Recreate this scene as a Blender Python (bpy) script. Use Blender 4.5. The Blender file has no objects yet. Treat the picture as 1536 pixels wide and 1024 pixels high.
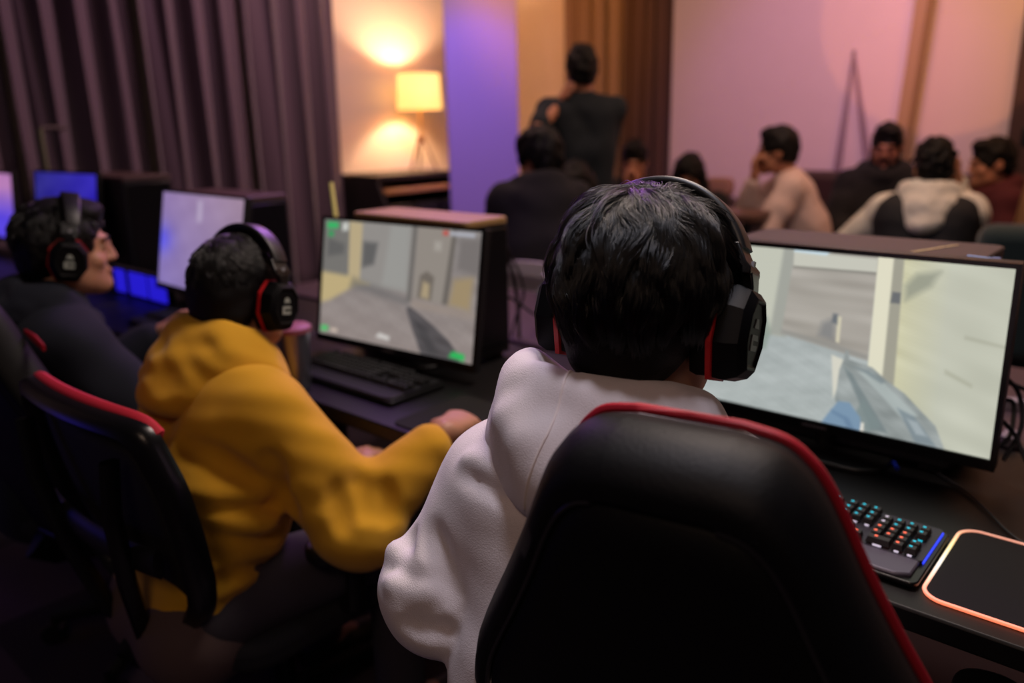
import bpy, bmesh, math, random
import numpy as np
from mathutils import Matrix, Vector
rng = np.random.default_rng(7)
random.seed(7)
C = bpy.context.scene.collection
PI = math.pi
V = lambda *a: np.array(a, float)
def unit(a):
    a = np.asarray(a, float); return a / (np.linalg.norm(a) + 1e-12)
def s2l(c):
    c = np.asarray(c, float) / 255.0
    return np.where(c <= .04045, c / 12.92, ((c + .055) / 1.055) ** 2.4)

# ------------------------------------------------------------------ camera
F_PX, PITCH, ROLL, YAW, CAM_H = 1195.0, math.radians(15.4), math.radians(1.1), math.radians(41.3), 1.4
_f0 = V(-math.sin(YAW), math.cos(YAW), 0); _r0 = V(math.cos(YAW), math.sin(YAW), 0); _u0 = V(0, 0, 1)
_fw = _f0 * math.cos(PITCH) - _u0 * math.sin(PITCH); _up = _u0 * math.cos(PITCH) + _f0 * math.sin(PITCH)
CAM_R = _r0 * math.cos(ROLL) - _up * math.sin(ROLL); CAM_U = _up * math.cos(ROLL) + _r0 * math.sin(ROLL); CAM_F = _fw
CAM_P = V(0, 0, CAM_H)
def at(x, y, D=None, X=None, Y=None, Z=None):
    """point of the place seen at photo pixel x, y: at depth D or on the plane X, Y or Z"""
    d = CAM_F + CAM_R * (x - 768) / F_PX - CAM_U * (y - 512) / F_PX
    t = D if D is not None else (X - CAM_P[0]) / d[0] if X is not None else (Y - CAM_P[1]) / d[1] if Y is not None else (Z - CAM_P[2]) / d[2]
    return CAM_P + d * t

# ------------------------------------------------------------------ materials
MATS = {}
def mat(name, rgb, rough=.6, metal=0, spec=.5, bump=0, bscale=200, var=0, vscale=8, sheen=0, emit=0, coat=0, sub=0, emit_rgb=None, wave=None):
    if name in MATS: return MATS[name]
    m = bpy.data.materials.new(name); m.use_nodes = True
    nt = m.node_tree; b = nt.nodes['Principled BSDF']
    c = list(s2l(rgb)) + [1]
    b.inputs['Base Color'].default_value = c
    b.inputs['Roughness'].default_value = rough; b.inputs['Metallic'].default_value = metal
    b.inputs['Specular IOR Level'].default_value = spec
    if sheen: b.inputs['Sheen Weight'].default_value = sheen; b.inputs['Sheen Roughness'].default_value = .5
    if coat: b.inputs['Coat Weight'].default_value = coat; b.inputs['Coat Roughness'].default_value = .15
    if sub:
        b.inputs['Subsurface Weight'].default_value = sub; b.inputs['Subsurface Radius'].default_value = (.012, .005, .003)
        b.inputs['Subsurface Scale'].default_value = 1
    if emit:
        b.inputs['Emission Color'].default_value = list(s2l(emit_rgb if emit_rgb is not None else rgb)) + [1]
        b.inputs['Emission Strength'].default_value = emit
    tc = nt.nodes.new('ShaderNodeTexCoord')
    if var:
        n = nt.nodes.new('ShaderNodeTexNoise'); n.inputs['Scale'].default_value = vscale; n.inputs['Detail'].default_value = 5
        nt.links.new(tc.outputs['Object'], n.inputs['Vector'])
        mx = nt.nodes.new('ShaderNodeMix'); mx.data_type = 'RGBA'
        mx.inputs[6].default_value = [v * (1 - var) for v in c[:3]] + [1]; mx.inputs[7].default_value = [min(1, v * (1 + var)) for v in c[:3]] + [1]
        nt.links.new(n.outputs['Fac'], mx.inputs[0]); nt.links.new(mx.outputs[2], b.inputs['Base Color'])
    if bump:
        n = nt.nodes.new('ShaderNodeTexNoise'); n.inputs['Scale'].default_value = bscale; n.inputs['Detail'].default_value = 3
        nt.links.new(tc.outputs['Object'], n.inputs['Vector'])
        bp = nt.nodes.new('ShaderNodeBump'); bp.inputs['Strength'].default_value = bump; bp.inputs['Distance'].default_value = .002
        nt.links.new(n.outputs['Fac'], bp.inputs['Height']); nt.links.new(bp.outputs['Normal'], b.inputs['Normal'])
    MATS[name] = m
    return m

# ------------------------------------------------------------------ geometry
class G:
    def __init__(s): s.v = []; s.f = []
    def add(s, v, f):
        o = len(s.v); s.v += [tuple(map(float, p)) for p in v]; s.f += [tuple(int(i) + o for i in q) for q in f]; return s
    def box(s, c, size, R=None):
        c = np.asarray(c, float); h = np.asarray(size, float) / 2
        P = np.array([[x, y, z] for x in (-1, 1) for y in (-1, 1) for z in (-1, 1)]) * h
        if R is not None: P = P @ np.asarray(R).T
        return s.add(P + c, [(0, 1, 3, 2), (4, 6, 7, 5), (0, 4, 5, 1), (2, 3, 7, 6), (0, 2, 6, 4), (1, 5, 7, 3)])
    def tube(s, pts, r, n=10, caps=True, closed=False, flat=None, up=None):
        pts = np.asarray(pts, float); m = len(pts)
        r = np.broadcast_to(np.asarray(r, float), (m,))
        T = np.zeros_like(pts)
        for i in range(m):
            a = pts[(i - 1) % m] if (closed or i > 0) else pts[i]; b = pts[(i + 1) % m] if (closed or i < m - 1) else pts[i]
            T[i] = unit(b - a)
        ref = np.asarray(up, float) if up is not None else (V(0, 0, 1) if abs(T[0][2]) < .9 else V(1, 0, 0))
        nrm = unit(ref - T[0] * (ref @ T[0])); vs = []
        for i in range(m):
            nrm = unit(nrm - T[i] * (nrm @ T[i])); bi = np.cross(T[i], nrm)
            fx, fy = (1, 1) if flat is None else flat
            for k in range(n):
                a = 2 * PI * k / n; vs.append(pts[i] + (nrm * math.cos(a) * fx + bi * math.sin(a) * fy) * r[i])
        fs = []
        for i in range(m if closed else m - 1):
            j = (i + 1) % m
            for k in range(n): l = (k + 1) % n; fs.append((i * n + k, i * n + l, j * n + l, j * n + k))
        if caps and not closed: fs.append(tuple(range(n))[::-1]); fs.append(tuple(range((m - 1) * n, m * n)))
        return s.add(vs, fs)
    def lathe(s, prof, n=24, c=(0, 0, 0), R=None):
        vs = []; m = len(prof)
        for r, z in prof:
            for k in range(n): a = 2 * PI * k / n; vs.append((r * math.cos(a), r * math.sin(a), z))
        vs = np.array(vs)
        if R is not None: vs = vs @ np.asarray(R).T
        fs = [(i * n + k, i * n + (k + 1) % n, (i + 1) * n + (k + 1) % n, (i + 1) * n + k) for i in range(m - 1) for k in range(n)]
        fs.append(tuple(range(n))[::-1]); fs.append(tuple(range((m - 1) * n, m * n)))
        return s.add(vs + np.asarray(c, float), fs)
    def prism(s, poly, z0, z1, R=None, c=(0, 0, 0)):
        n = len(poly); P = np.array([(x, y, z0) for x, y in poly] + [(x, y, z1) for x, y in poly], float)
        if R is not None: P = P @ np.asarray(R).T
        return s.add(P + np.asarray(c, float), [tuple(range(n))[::-1], tuple(range(n, 2 * n))] + [(i, (i + 1) % n, n + (i + 1) % n, n + i) for i in range(n)])
    def ball(s, c, r, R=None, n=16, m=10):
        r = np.broadcast_to(np.asarray(r, float), (3,)); P = []
        for i in range(m + 1):
            t = PI * i / m
            for k in range(n): a = 2 * PI * k / n; P.append((math.sin(t) * math.cos(a), math.sin(t) * math.sin(a), math.cos(t)))
        P = np.array(P) * r
        if R is not None: P = P @ np.asarray(R).T
        return s.add(P + np.asarray(c, float), [(i * n + k, (i + 1) * n + k, (i + 1) * n + (k + 1) % n, i * n + (k + 1) % n) for i in range(m) for k in range(n)])
    def loft(s, rings, caps=True):
        m = len(rings); n = len(rings[0]); vs = [p for r in rings for p in r]
        fs = [(i * n + k, i * n + (k + 1) % n, (i + 1) * n + (k + 1) % n, (i + 1) * n + k) for i in range(m - 1) for k in range(n)]
        if caps: fs.append(tuple(range(n))[::-1]); fs.append(tuple(range((m - 1) * n, m * n)))
        return s.add(vs, fs)
def rrect(w, h, r, n=5, cx=0, cy=0):
    out = []
    for sx, sy, a0 in ((1, 1, 0), (-1, 1, 90), (-1, -1, 180), (1, -1, 270)):
        for k in range(n + 1):
            a = math.radians(a0 + 90 * k / n); out.append((cx + sx * (w / 2 - r) + r * math.cos(a), cy + sy * (h / 2 - r) + r * math.sin(a)))
    return out
def rotz(a): c, s = math.cos(a), math.sin(a); return np.array([[c, -s, 0], [s, c, 0], [0, 0, 1.]])
def rotx(a): c, s = math.cos(a), math.sin(a); return np.array([[1, 0, 0], [0, c, -s], [0, s, c.real]])
def roty(a): c, s = math.cos(a), math.sin(a); return np.array([[c, 0, s], [0, 1, 0], [-s, 0, c]])
def catmull(pts, n=8, closed=False):
    P = np.asarray(pts, float); m = len(P); out = []
    for i in range(m if closed else m - 1):
        p0 = P[(i - 1) % m] if closed or i > 0 else P[i]; p1 = P[i]; p2 = P[(i + 1) % m]
        p3 = P[(i + 2) % m] if closed or i + 2 < m else P[(i + 1) % m]
        for k in range(n):
            t = k / n; out.append(.5 * (2 * p1 + (p2 - p0) * t + (2 * p0 - 5 * p1 + 4 * p2 - p3) * t * t + (3 * p1 - p0 - 3 * p2 + p3) * t ** 3))
    if not closed: out.append(P[-1])
    return np.array(out)

def raw_obj(name, v, f, m, loc=(0, 0, 0), smooth=True, sharp=40, bevel=0, seg=2):
    me = bpy.data.meshes.new(name); me.from_pydata([tuple(p) for p in v] if not isinstance(v, np.ndarray) else v.tolist(), [], f if not isinstance(f, np.ndarray) else f.tolist())
    me.validate(); me.update()
    if m is not None: me.materials.append(m)
    o = bpy.data.objects.new(name, me); C.objects.link(o); o.location = loc
    if smooth:
        me.polygons.foreach_set('use_smooth', [True] * len(me.polygons))
        if sharp: me.set_sharp_from_angle(angle=math.radians(sharp))
    if bevel:
        b = o.modifiers.new('Bevel', 'BEVEL'); b.width = bevel; b.segments = seg; b.limit_method = 'ANGLE'; b.angle_limit = math.radians(40)
    return o
def fix_normals(me):
    bm = bmesh.new(); bm.from_mesh(me); bmesh.ops.recalc_face_normals(bm, faces=bm.faces); bm.to_mesh(me); bm.free()
def part(parent, name, g, m, **k):
    """mesh part in its thing's own coordinates"""
    o = raw_obj(name, g.v, g.f, m, **k); fix_normals(o.data)
    if k.get('smooth', True) and k.get('sharp', 40): o.data.set_sharp_from_angle(angle=math.radians(k.get('sharp', 40)))
    if parent is not None: o.parent = parent
    return o
def tag(o, label=None, cat=None, group=None, kind=None):
    if label: o['label'] = label
    if cat: o['category'] = cat
    if group: o['group'] = group
    if kind: o['kind'] = kind
    return o
def thing(name, label, cat, loc=(0, 0, 0), rz=0, group=None):
    o = bpy.data.objects.new(name, None); C.objects.link(o); o.location = loc; o.rotation_euler = (0, 0, rz); o.empty_display_size = .05
    return tag(o, label, cat, group)
def single(name, g, m, label=None, cat=None, loc=(0, 0, 0), rz=0, group=None, kind=None, **k):
    o = part(None, name, g, m, loc=loc, **k); o.rotation_euler = (0, 0, rz)
    return tag(o, label, cat, group, kind)
def copy_tree(o, parent=None):
    c = o.copy(); C.objects.link(c)
    if parent is not None: c.parent = parent
    for ch in list(o.children): copy_tree(ch, c)
    return c

# ------------------------------------------------------------------ distance fields for bodies, clothes and hair
class Field:
    def __init__(s, lo, hi, h):
        s.lo = np.asarray(lo, float); s.h = h; s.n = np.ceil((np.asarray(hi, float) - s.lo) / h).astype(int) + 1
        s.d = np.full(s.n, .2, np.float32)
    def _sub(s, lo, hi):
        a = np.clip(np.floor((lo - s.lo) / s.h).astype(int), 0, s.n); b = np.clip(np.ceil((hi - s.lo) / s.h).astype(int) + 1, 0, s.n)
        if np.any(b <= a): return None
        ax = [(s.lo[i] + s.h * np.arange(a[i], b[i])).astype(np.float32) for i in range(3)]
        return tuple(slice(a[i], b[i]) for i in range(3)), np.meshgrid(*ax, indexing='ij', sparse=True)
    def _mix(s, sl, e, k, sub):
        d = s.d[sl]
        if sub:
            e = -e
            if k: hh = np.maximum(k - np.abs(d - e), 0) / k; s.d[sl] = np.maximum(d, e) + hh * hh * k * .25
            else: s.d[sl] = np.maximum(d, e)
        else:
            if k: hh = np.maximum(k - np.abs(d - e), 0) / k; s.d[sl] = np.minimum(d, e) - hh * hh * k * .25
            else: s.d[sl] = np.minimum(d, e)
    def cone(s, a, b, ra, rb=None, k=.03, sub=False):
        a = np.asarray(a, float); b = np.asarray(b, float); rb = ra if rb is None else rb
        M = max(ra, rb) + k + .035
        q = s._sub(np.minimum(a, b) - M, np.maximum(a, b) + M)
        if q is None: return s
        sl, (X, Y, Z) = q; ab = b - a; L = ab @ ab + 1e-12
        t = np.clip(((X - a[0]) * ab[0] + (Y - a[1]) * ab[1] + (Z - a[2]) * ab[2]) / L, 0, 1)
        e = np.sqrt((X - a[0] - ab[0] * t) ** 2 + (Y - a[1] - ab[1] * t) ** 2 + (Z - a[2] - ab[2] * t) ** 2) - (ra + (rb - ra) * t)
        s._mix(sl, e.astype(np.float32), k, sub); return s
    def chain(s, pts, rs, k=.03, sub=False):
        rs = np.broadcast_to(np.asarray(rs, float), (len(pts),))
        for i in range(len(pts) - 1): s.cone(pts[i], pts[i + 1], rs[i], rs[i + 1], k, sub)
        return s
    def ell(s, c, r, R=None, k=.03, sub=False):
        c = np.asarray(c, float); r = np.asarray(r, float); M = r.max() + k + .035
        q = s._sub(c - M, c + M)
        if q is None: return s
        sl, (X, Y, Z) = q; x, y, z = X - c[0], Y - c[1], Z - c[2]
        if R is not None:
            R = np.asarray(R); x, y, z = (R[0, 0] * x + R[1, 0] * y + R[2, 0] * z, R[0, 1] * x + R[1, 1] * y + R[2, 1] * z, R[0, 2] * x + R[1, 2] * y + R[2, 2] * z)
        k0 = np.sqrt((x / r[0]) ** 2 + (y / r[1]) ** 2 + (z / r[2]) ** 2); k1 = np.sqrt((x / r[0] ** 2) ** 2 + (y / r[1] ** 2) ** 2 + (z / r[2] ** 2) ** 2)
        s._mix(sl, (k0 * (k0 - 1) / (k1 + 1e-9)).astype(np.float32), k, sub); return s
    def cut(s, p, n, k=.01):
        """remove everything on the side of the plane the normal n points to"""
        n = unit(n); X, Y, Z = np.meshgrid(*[(s.lo[i] + s.h * np.arange(s.n[i])).astype(np.float32) for i in range(3)], indexing='ij', sparse=True)
        e = -((X - p[0]) * n[0] + (Y - p[1]) * n[1] + (Z - p[2]) * n[2])
        s._mix((slice(None),) * 3, e.astype(np.float32), k, True); return s
    def warp(s, fn, band=.03):
        m = np.argwhere(np.abs(s.d) < band); P = s.lo + m * s.h
        s.d[m[:, 0], m[:, 1], m[:, 2]] += fn(P).astype(np.float32); return s
    def sample(s, P):
        q = (np.asarray(P, float) - s.lo) / s.h; q = np.clip(q, 0, np.array(s.n) - 1.001); i = q.astype(int); f = q - i; r = 0
        for dx in (0, 1):
            for dy in (0, 1):
                for dz in (0, 1):
                    w = (f[..., 0] if dx else 1 - f[..., 0]) * (f[..., 1] if dy else 1 - f[..., 1]) * (f[..., 2] if dz else 1 - f[..., 2])
                    r = r + w * s.d[i[..., 0] + dx, i[..., 1] + dy, i[..., 2] + dz]
        return r
    def march(s, p, d, steps=60):
        p = np.array(p, float); d = unit(d)
        for _ in range(steps):
            e = float(s.sample(p)); p = p + d * e * .8
            if abs(e) < 2e-4: break
        return p
    def mesh(s):
        d = s.d; ins = d < 0; n = s.n
        cnt = np.zeros(n - 1, np.int8)
        for dx in (0, 1):
            for dy in (0, 1):
                for dz in (0, 1): cnt += ins[dx:n[0] - 1 + dx, dy:n[1] - 1 + dy, dz:n[2] - 1 + dz]
        cells = np.argwhere((cnt > 0) & (cnt < 8)); idx = np.full(n - 1, -1, np.int32); idx[tuple(cells.T)] = np.arange(len(cells))
        acc = np.zeros((len(cells), 3)); num = np.zeros(len(cells)); cor = [(a, b, c) for a in (0, 1) for b in (0, 1) for c in (0, 1)]
        for a in cor:
            for ax in range(3):
                if a[ax]: continue
                b = list(a); b[ax] = 1
                da = d[cells[:, 0] + a[0], cells[:, 1] + a[1], cells[:, 2] + a[2]]; db = d[cells[:, 0] + b[0], cells[:, 1] + b[1], cells[:, 2] + b[2]]
                m = (da < 0) != (db < 0); t = np.zeros(len(cells)); t[m] = da[m] / (da[m] - db[m])
                p = np.tile(np.array(a, float), (len(cells), 1)); p[:, ax] = t; acc[m] += p[m]; num[m] += 1
        v = s.lo + (cells + acc / np.maximum(num, 1)[:, None]) * s.h
        fs = []
        for ax in range(3):
            o1, o2 = [(1, 2), (2, 0), (0, 1)][ax]
            A = ins.take(range(n[ax] - 1), ax); B = ins.take(range(1, n[ax]), ax)
            e = np.argwhere(A != B); e = e[(e[:, o1] > 0) & (e[:, o2] > 0) & (e[:, o1] < n[o1] - 1) & (e[:, o2] < n[o2] - 1)]
            if not len(e): continue
            def cid(a, b):
                q = e.copy(); q[:, o1] -= a; q[:, o2] -= b; return idx[q[:, 0], q[:, 1], q[:, 2]]
            Q = np.stack([cid(1, 1), cid(0, 1), cid(0, 0), cid(1, 0)], 1); fl = ~A[tuple(e.T)]; Q[fl] = Q[fl][:, ::-1]; fs.append(Q)
        f = np.concatenate(fs); return v, f[(f >= 0).all(1)]
def relax(v, f, it=2, lam=.5):
    a = np.concatenate([f[:, i] for i in range(4)]); b = np.concatenate([f[:, (i + 1) % 4] for i in range(4)])
    ii = np.concatenate([a, b]); jj = np.concatenate([b, a]); deg = np.bincount(ii, minlength=len(v))[:, None]
    for _ in range(it):
        m = np.stack([np.bincount(ii, weights=v[jj, k], minlength=len(v)) for k in range(3)], 1) / np.maximum(deg, 1)
        v = v + (m - v) * lam
    return v
def field_obj(name, fd, m, base=(0, 0, 0), parent=None, it=2):
    v, f = fd.mesh(); v = relax(v, f, it) - np.asarray(base)
    me = bpy.data.meshes.new(name); me.vertices.add(len(v)); me.vertices.foreach_set('co', v.astype(np.float32).ravel())
    me.loops.add(f.size); me.polygons.add(len(f)); me.loops.foreach_set('vertex_index', f.astype(np.int32).ravel())
    me.polygons.foreach_set('loop_start', np.arange(0, f.size, 4, dtype=np.int32)); me.update(calc_edges=True)
    me.polygons.foreach_set('use_smooth', [True] * len(f)); me.validate()
    me.materials.append(m); o = bpy.data.objects.new(name, me); C.objects.link(o)
    if parent is not None: o.parent = parent
    return o
def waves(seed, wl, n=7):
    r = np.random.default_rng(seed); k = r.normal(size=(n, 3)); k /= np.linalg.norm(k, axis=1)[:, None]; k *= (2 * PI / wl) * r.uniform(.7, 1.5, (n, 1)); ph = r.uniform(0, 6.28, n)
    return lambda P: np.sin(P @ k.T + ph).sum(1) / math.sqrt(n)
def folds(seed, wl, amp, stretch=(1, 1, 1)):
    w1 = waves(seed, wl); w2 = waves(seed + 1, wl * 2.2); st = np.asarray(stretch, float)
    def fn(P):
        Q = P * st; a = w1(Q); return amp * (np.exp(-(a / .45) ** 2) * (.5 + .5 * np.tanh(w2(Q) * 1.5)) + .25 * a)
    return fn
# ------------------------------------------------------------------ people
def ik(a, b, l1, l2, pole):
    a = np.asarray(a, float); b = np.asarray(b, float); d = b - a; L = np.linalg.norm(d)
    if L > (l1 + l2) * .995: b = a + d / L * (l1 + l2) * .995; d = b - a; L = np.linalg.norm(d)
    L = max(L, abs(l1 - l2) + .02); u = unit(d); x = (l1 * l1 - l2 * l2 + L * L) / (2 * L); h = math.sqrt(max(l1 * l1 - x * x, 1e-6))
    p = np.asarray(pole, float); p = unit(p - u * (p @ u)); return a + u * x + p * h, b
def head_frame(yaw, pitch=0, roll=0):
    """columns right, forward, up; pitch > 0 looks down, roll > 0 tips to the right shoulder"""
    return rotz(math.radians(yaw)) @ rotx(math.radians(-pitch)) @ roty(math.radians(roll))
def pose(head, yaw, lean=8, hyaw=None, hpitch=5, hroll=0, s=1., side=0, stand=False, wl=None, wr=None, pl=None, pr=None, kl=None, kr=None, neckf=.03, tyaw=None, shy=0, floor=0., shw=.178, drop=.01, eL=None):
    J = {}; y = math.radians(yaw); F = V(-math.sin(y), math.cos(y), 0); R = V(math.cos(y), math.sin(y), 0); U = V(0, 0, 1)
    head = np.asarray(head, float); l = math.radians(lean); sp = unit(U * math.cos(l) + F * math.sin(l) + R * math.tan(math.radians(side)))
    J['hR'] = head_frame(yaw if hyaw is None else hyaw, hpitch, hroll); J['hc'] = head; J['s'] = s
    N = head - (unit(sp * .45 + U * .55) * .145 + F * neckf) * s; Cc = N - sp * .045 * s; P = Cc - sp * .44 * s
    J.update(N=N, C=Cc, P=P, F=F, R=R, U=U, sp=sp)
    ty = y if tyaw is None else math.radians(tyaw); Rs = V(math.cos(ty), math.sin(ty), 0); Fs = V(-math.sin(ty), math.cos(ty), 0); J['Rs'] = Rs; J['Fs'] = Fs; J['back'] = -(Fs - sp * (Fs @ sp)); J['back'] = unit(J['back'])
    for sd, nm, w, pole in ((-1, 'L', wl, pl), (1, 'R', wr, pr)):
        S = Cc + Rs * sd * shw * s + Fs * .02 * s - sp * (drop + shy * sd) * s
        w = (S + Rs * sd * .06 - U * .5 if stand else S + Fs * .28 - U * .36 - Rs * sd * .05) if w is None else np.asarray(w, float)
        E_, w = ik(S, w, .285 * s, .255 * s, (R * sd * .5 - F * .5 - U * .6) if pole is None else pole)
        if sd < 0 and eL is not None: E_ = np.asarray(eL, float); w = E_ + unit(w - E_) * .255 * s
        J['S' + nm] = S; J['E' + nm] = E_; J['W' + nm] = w
        Hh = P + R * sd * .088 * s; kk = kl if sd < 0 else kr
        if stand: K = Hh - U * (Hh[2] - floor - .09) * .5 + F * .02; A = V(Hh[0], Hh[1], floor + .09) - F * .02
        else:
            K = Hh + (F + R * sd * .22) * .41 * s + U * .03 if kk is None else np.asarray(kk, float); A = V(K[0] - F[0] * .02, K[1] - F[1] * .02, floor + .09)
        J['H' + nm] = Hh; J['K' + nm] = K; J['A' + nm] = A; J['T' + nm] = A + F * .16 - U * .055
    return J
def hand(fd, w, d, n, side, s=1., curl=35, spread=5, k=.008):
    """palm, four jointed fingers and a thumb; d fingers' way, n out of the back of the hand, side +1 right hand"""
    d = unit(d); n = unit(np.asarray(n, float) - d * (np.asarray(n, float) @ d)); t = np.cross(d, n) * side   # t: little-finger way
    for i, (off, L, r) in enumerate(((-.030, .072, .0092), (-.010, .080, .0095), (.011, .074, .009), (.030, .058, .0082))):
        kn = w + (d * (.092 - .004 * abs(i - 1)) + t * off + n * (.004 if i in (1, 2) else 0)) * s
        fd.chain([w + t * off * .5 * s + d * .01, kn], [.0165 * s, .0125 * s], .014)
        a = 0; p = kn; dd = unit(d + t * math.tan(math.radians(spread)) * (off / .03))
        for q, fr in ((1, .45), (2, .31), (3, .24)):
            a += math.radians(curl * (.7 if q == 1 else 1.0)); e = p + (dd * math.cos(a) - n * math.sin(a)) * L * fr * s
            fd.cone(p, e, r * (1.06 - .1 * (q - 1)) * s, r * (1.0 - .1 * q) * s, .004); p = e
    b0 = w + (d * .028 - t * .026 - n * .004) * s; b1 = b0 + (d * .030 - t * .024 - n * .014) * s; b2 = b1 + (d * .030 - t * .006 - n * .010) * s; b3 = b2 + (d * .022 + t * .004 - n * .006) * s
    fd.chain([w + d * .01 * s, b0, b1, b2, b3], np.array([.017, .0175, .0135, .0105, .0085]) * s, .008)
def head_prims(fd, c, R, s=1., ears=True, female=False):
    q = lambda x, y, z: c + R @ (V(x, y, z) * s)
    fd.ell(q(0, -.012, .03), V(.074, .096, .086) * s, R, .02); fd.ell(q(0, .032, -.028), V(.061, .062, .082) * s, R, .03)
    fd.cone(q(-.03, .03, -.075), q(0, .072, -.094), .036 * s, .022 * s, .03); fd.cone(q(.03, .03, -.075), q(0, .072, -.094), .036 * s, .022 * s, .03)
    for sx in (-1, 1):
        fd.ell(q(sx * .032, .098, .008), V(.019, .016, .012) * s, R, .012, True); fd.ell(q(sx * .032, .084, .006), V(.015, .012, .0105) * s, R, .003)
        fd.cone(q(sx * .012, .096, .026), q(sx * .046, .086, .026), .008 * s, .006 * s, .012); fd.ell(q(sx * .045, .066, -.028), V(.02, .018, .016) * s, R, .02)
        if ears: fd.ell(q(sx * .079, -.012, -.008), V(.010, .02, .032) * s, R, .008); fd.ell(q(sx * .088, -.006, -.006), V(.006, .010, .016) * s, R, .004, True)
    fd.cone(q(0, .094, .016), q(0, .109, -.024), .009 * s, .0125 * s, .014); fd.ell(q(-.012, .101, -.028), V(.009, .010, .008) * s, R, .006); fd.ell(q(.012, .101, -.028), V(.009, .010, .008) * s, R, .006)
    fd.ell(q(0, .093, -.056), V(.022, .011, .006) * s, R, .005); fd.ell(q(0, .092, -.067), V(.019, .011, .007) * s, R, .005); fd.ell(q(0, .088, -.094), V(.016, .014, .013) * s, R, .015)
def body_field(J, h, hands, female=False, legs=True):
    s = J['s']; pts = np.array([J[k] for k in J if k[0] in 'NCPSEWHKAT' and np.ndim(J[k]) == 1 and len(J[k]) == 3] + [J['hc'] + V(0, 0, .13), J['hc'] - V(0, 0, .05)])
    fd = Field(pts.min(0) - .19, pts.max(0) + .19, h); sp, Rs, F, R = J['sp'], J['Rs'], J['F'], J['R']
    for sd in (-1, 1):
        fd.chain([J['C'] + Rs * sd * .085 * s - sp * .06, J['P'] + sp * .2 + Rs * sd * .055 * s, J['P'] + R * sd * .06 * s], V(.092, .085, .098) * s, .04)
        fd.cone(J['C'] + Rs * sd * .05, J['S' + 'LR'[sd > 0]], .06 * s, .05 * s, .04)
    fd.chain([J['C'] - sp * .02, J['N'] + sp * .01], V(.07, .058) * s, .04)
    fd.chain([J['N'], J['hc'] + J['hR'] @ (V(0, -.022, -.045) * s)], V(.056, .054) * s, .02)
    for n in 'LR':
        fd.chain([J['S' + n], J['E' + n], J['W' + n]], V(.047, .037, .026) * s, .02)
        if legs: fd.chain([J['H' + n], J['K' + n], J['A' + n], J['T' + n]], V(.08, .055, .036, .03) * s, .03)
        hd = hands.get(n)
        d = unit(J['W' + n] - J['E' + n]); nn = V(0, 0, 1); cu = 32
        if hd: d = hd.get('d', d); nn = hd.get('n', nn); cu = hd.get('curl', cu)
        hand(fd, J['W' + n], d, nn, 1 if n == 'R' else -1, s, cu)
    head_prims(fd, J['hc'], J['hR'], s, True, female); return fd
def top_field(J, h, th=.022, puff=.0, hem=.06, sleeves=True, cuff=.04, collar=None, short=0, armk=.035):
    s = J['s']; pts = np.array([J[k] for k in ('N', 'P', 'SL', 'SR', 'EL', 'ER', 'WL', 'WR')]); fd = Field(pts.min(0) - .26, pts.max(0) + .26, h); sp, Rs, R = J['sp'], J['Rs'], J['R']
    for sd in (-1, 1):
        fd.chain([J['C'] + Rs * sd * .088 * s - sp * .06, J['P'] + sp * .2 + Rs * sd * .062 * s, J['P'] + sp * (.07 - hem) + R * sd * .068 * s], V(.094 + th, .094 + th + puff, .102 + th) * s, .05)
        fd.cone(J['C'] + Rs * sd * .04, J['S' + 'LR'[sd > 0]], .062 * s + th, .053 * s + th, .05)
    fd.chain([J['C'], J['N'] - sp * .005], V(.08, .06) * s + th * .7, .04)
    if sleeves:
        for n in 'LR':
            S, E_, W = J['S' + n], J['E' + n], J['W' + n]; u = unit(W - E_)
            if short: fd.cone(S, S + (E_ - S) * short, .05 * s + th, .046 * s + th, .03)
            else:
                fd.chain([S, S * .55 + E_ * .45], V(.051 * s + th, .048 * s + th * 1.05 + puff * .3), .035); fd.chain([S * .55 + E_ * .45, E_ * .98 + S * .02, W - u * cuff], V(.048 * s + th * 1.05 + puff * .3, .045 * s + th * 1.1 + puff * .6, .03 * s + th * .7), armk)
    return fd
def hood_down(fd, J, big=1., rise=.035, tube=.03):
    N, sp, Rs, Fs, b = J['N'], J['sp'], J['Rs'], J['Fs'], J['back']; s = J['s']; ring = []
    f = -b
    for a in np.linspace(0, 2 * PI, 15)[:-1]:
        ring.append(N + sp * (rise - .045 * max(0, math.sin(a)) + .01 * max(0, -math.sin(a))) * s + Rs * .098 * big * s * math.cos(a) + f * (.082 * big * s * math.sin(a) + .004))
    ring = np.array(ring); fd.chain(list(ring) + [ring[0]], tube * s, .03)
    Rm = np.stack([Rs, f, sp], 1); fd.ell(N + b * .075 * big * s - sp * .045 * s, V(.125 * big, .05 * big, .085 * big) * s, Rm, .04)
    fd.ell(N + b * .10 * big * s - sp * .10 * s, V(.075 * big, .035, .07 * big) * s, Rm, .05); return ring
def crease(fd, px, D, r=.008, k=.03, ridge=False, out=.35):
    """a fold pressed into (or raised from) the cloth along a line seen in the photo, laid on the cloth's own surface"""
    pts = []
    for x, y in px:
        d = unit(at(x, y, D=1.) - CAM_P); p = fd.march(at(x, y, D=D), d, 90)
        if abs(float(fd.sample(p))) > .004: continue
        pts.append(p - d * r * (out if not ridge else -.55))
    if len(pts) > 1: fd.chain(catmull(np.array(pts), 3), r, k, not ridge)
    return fd
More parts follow.
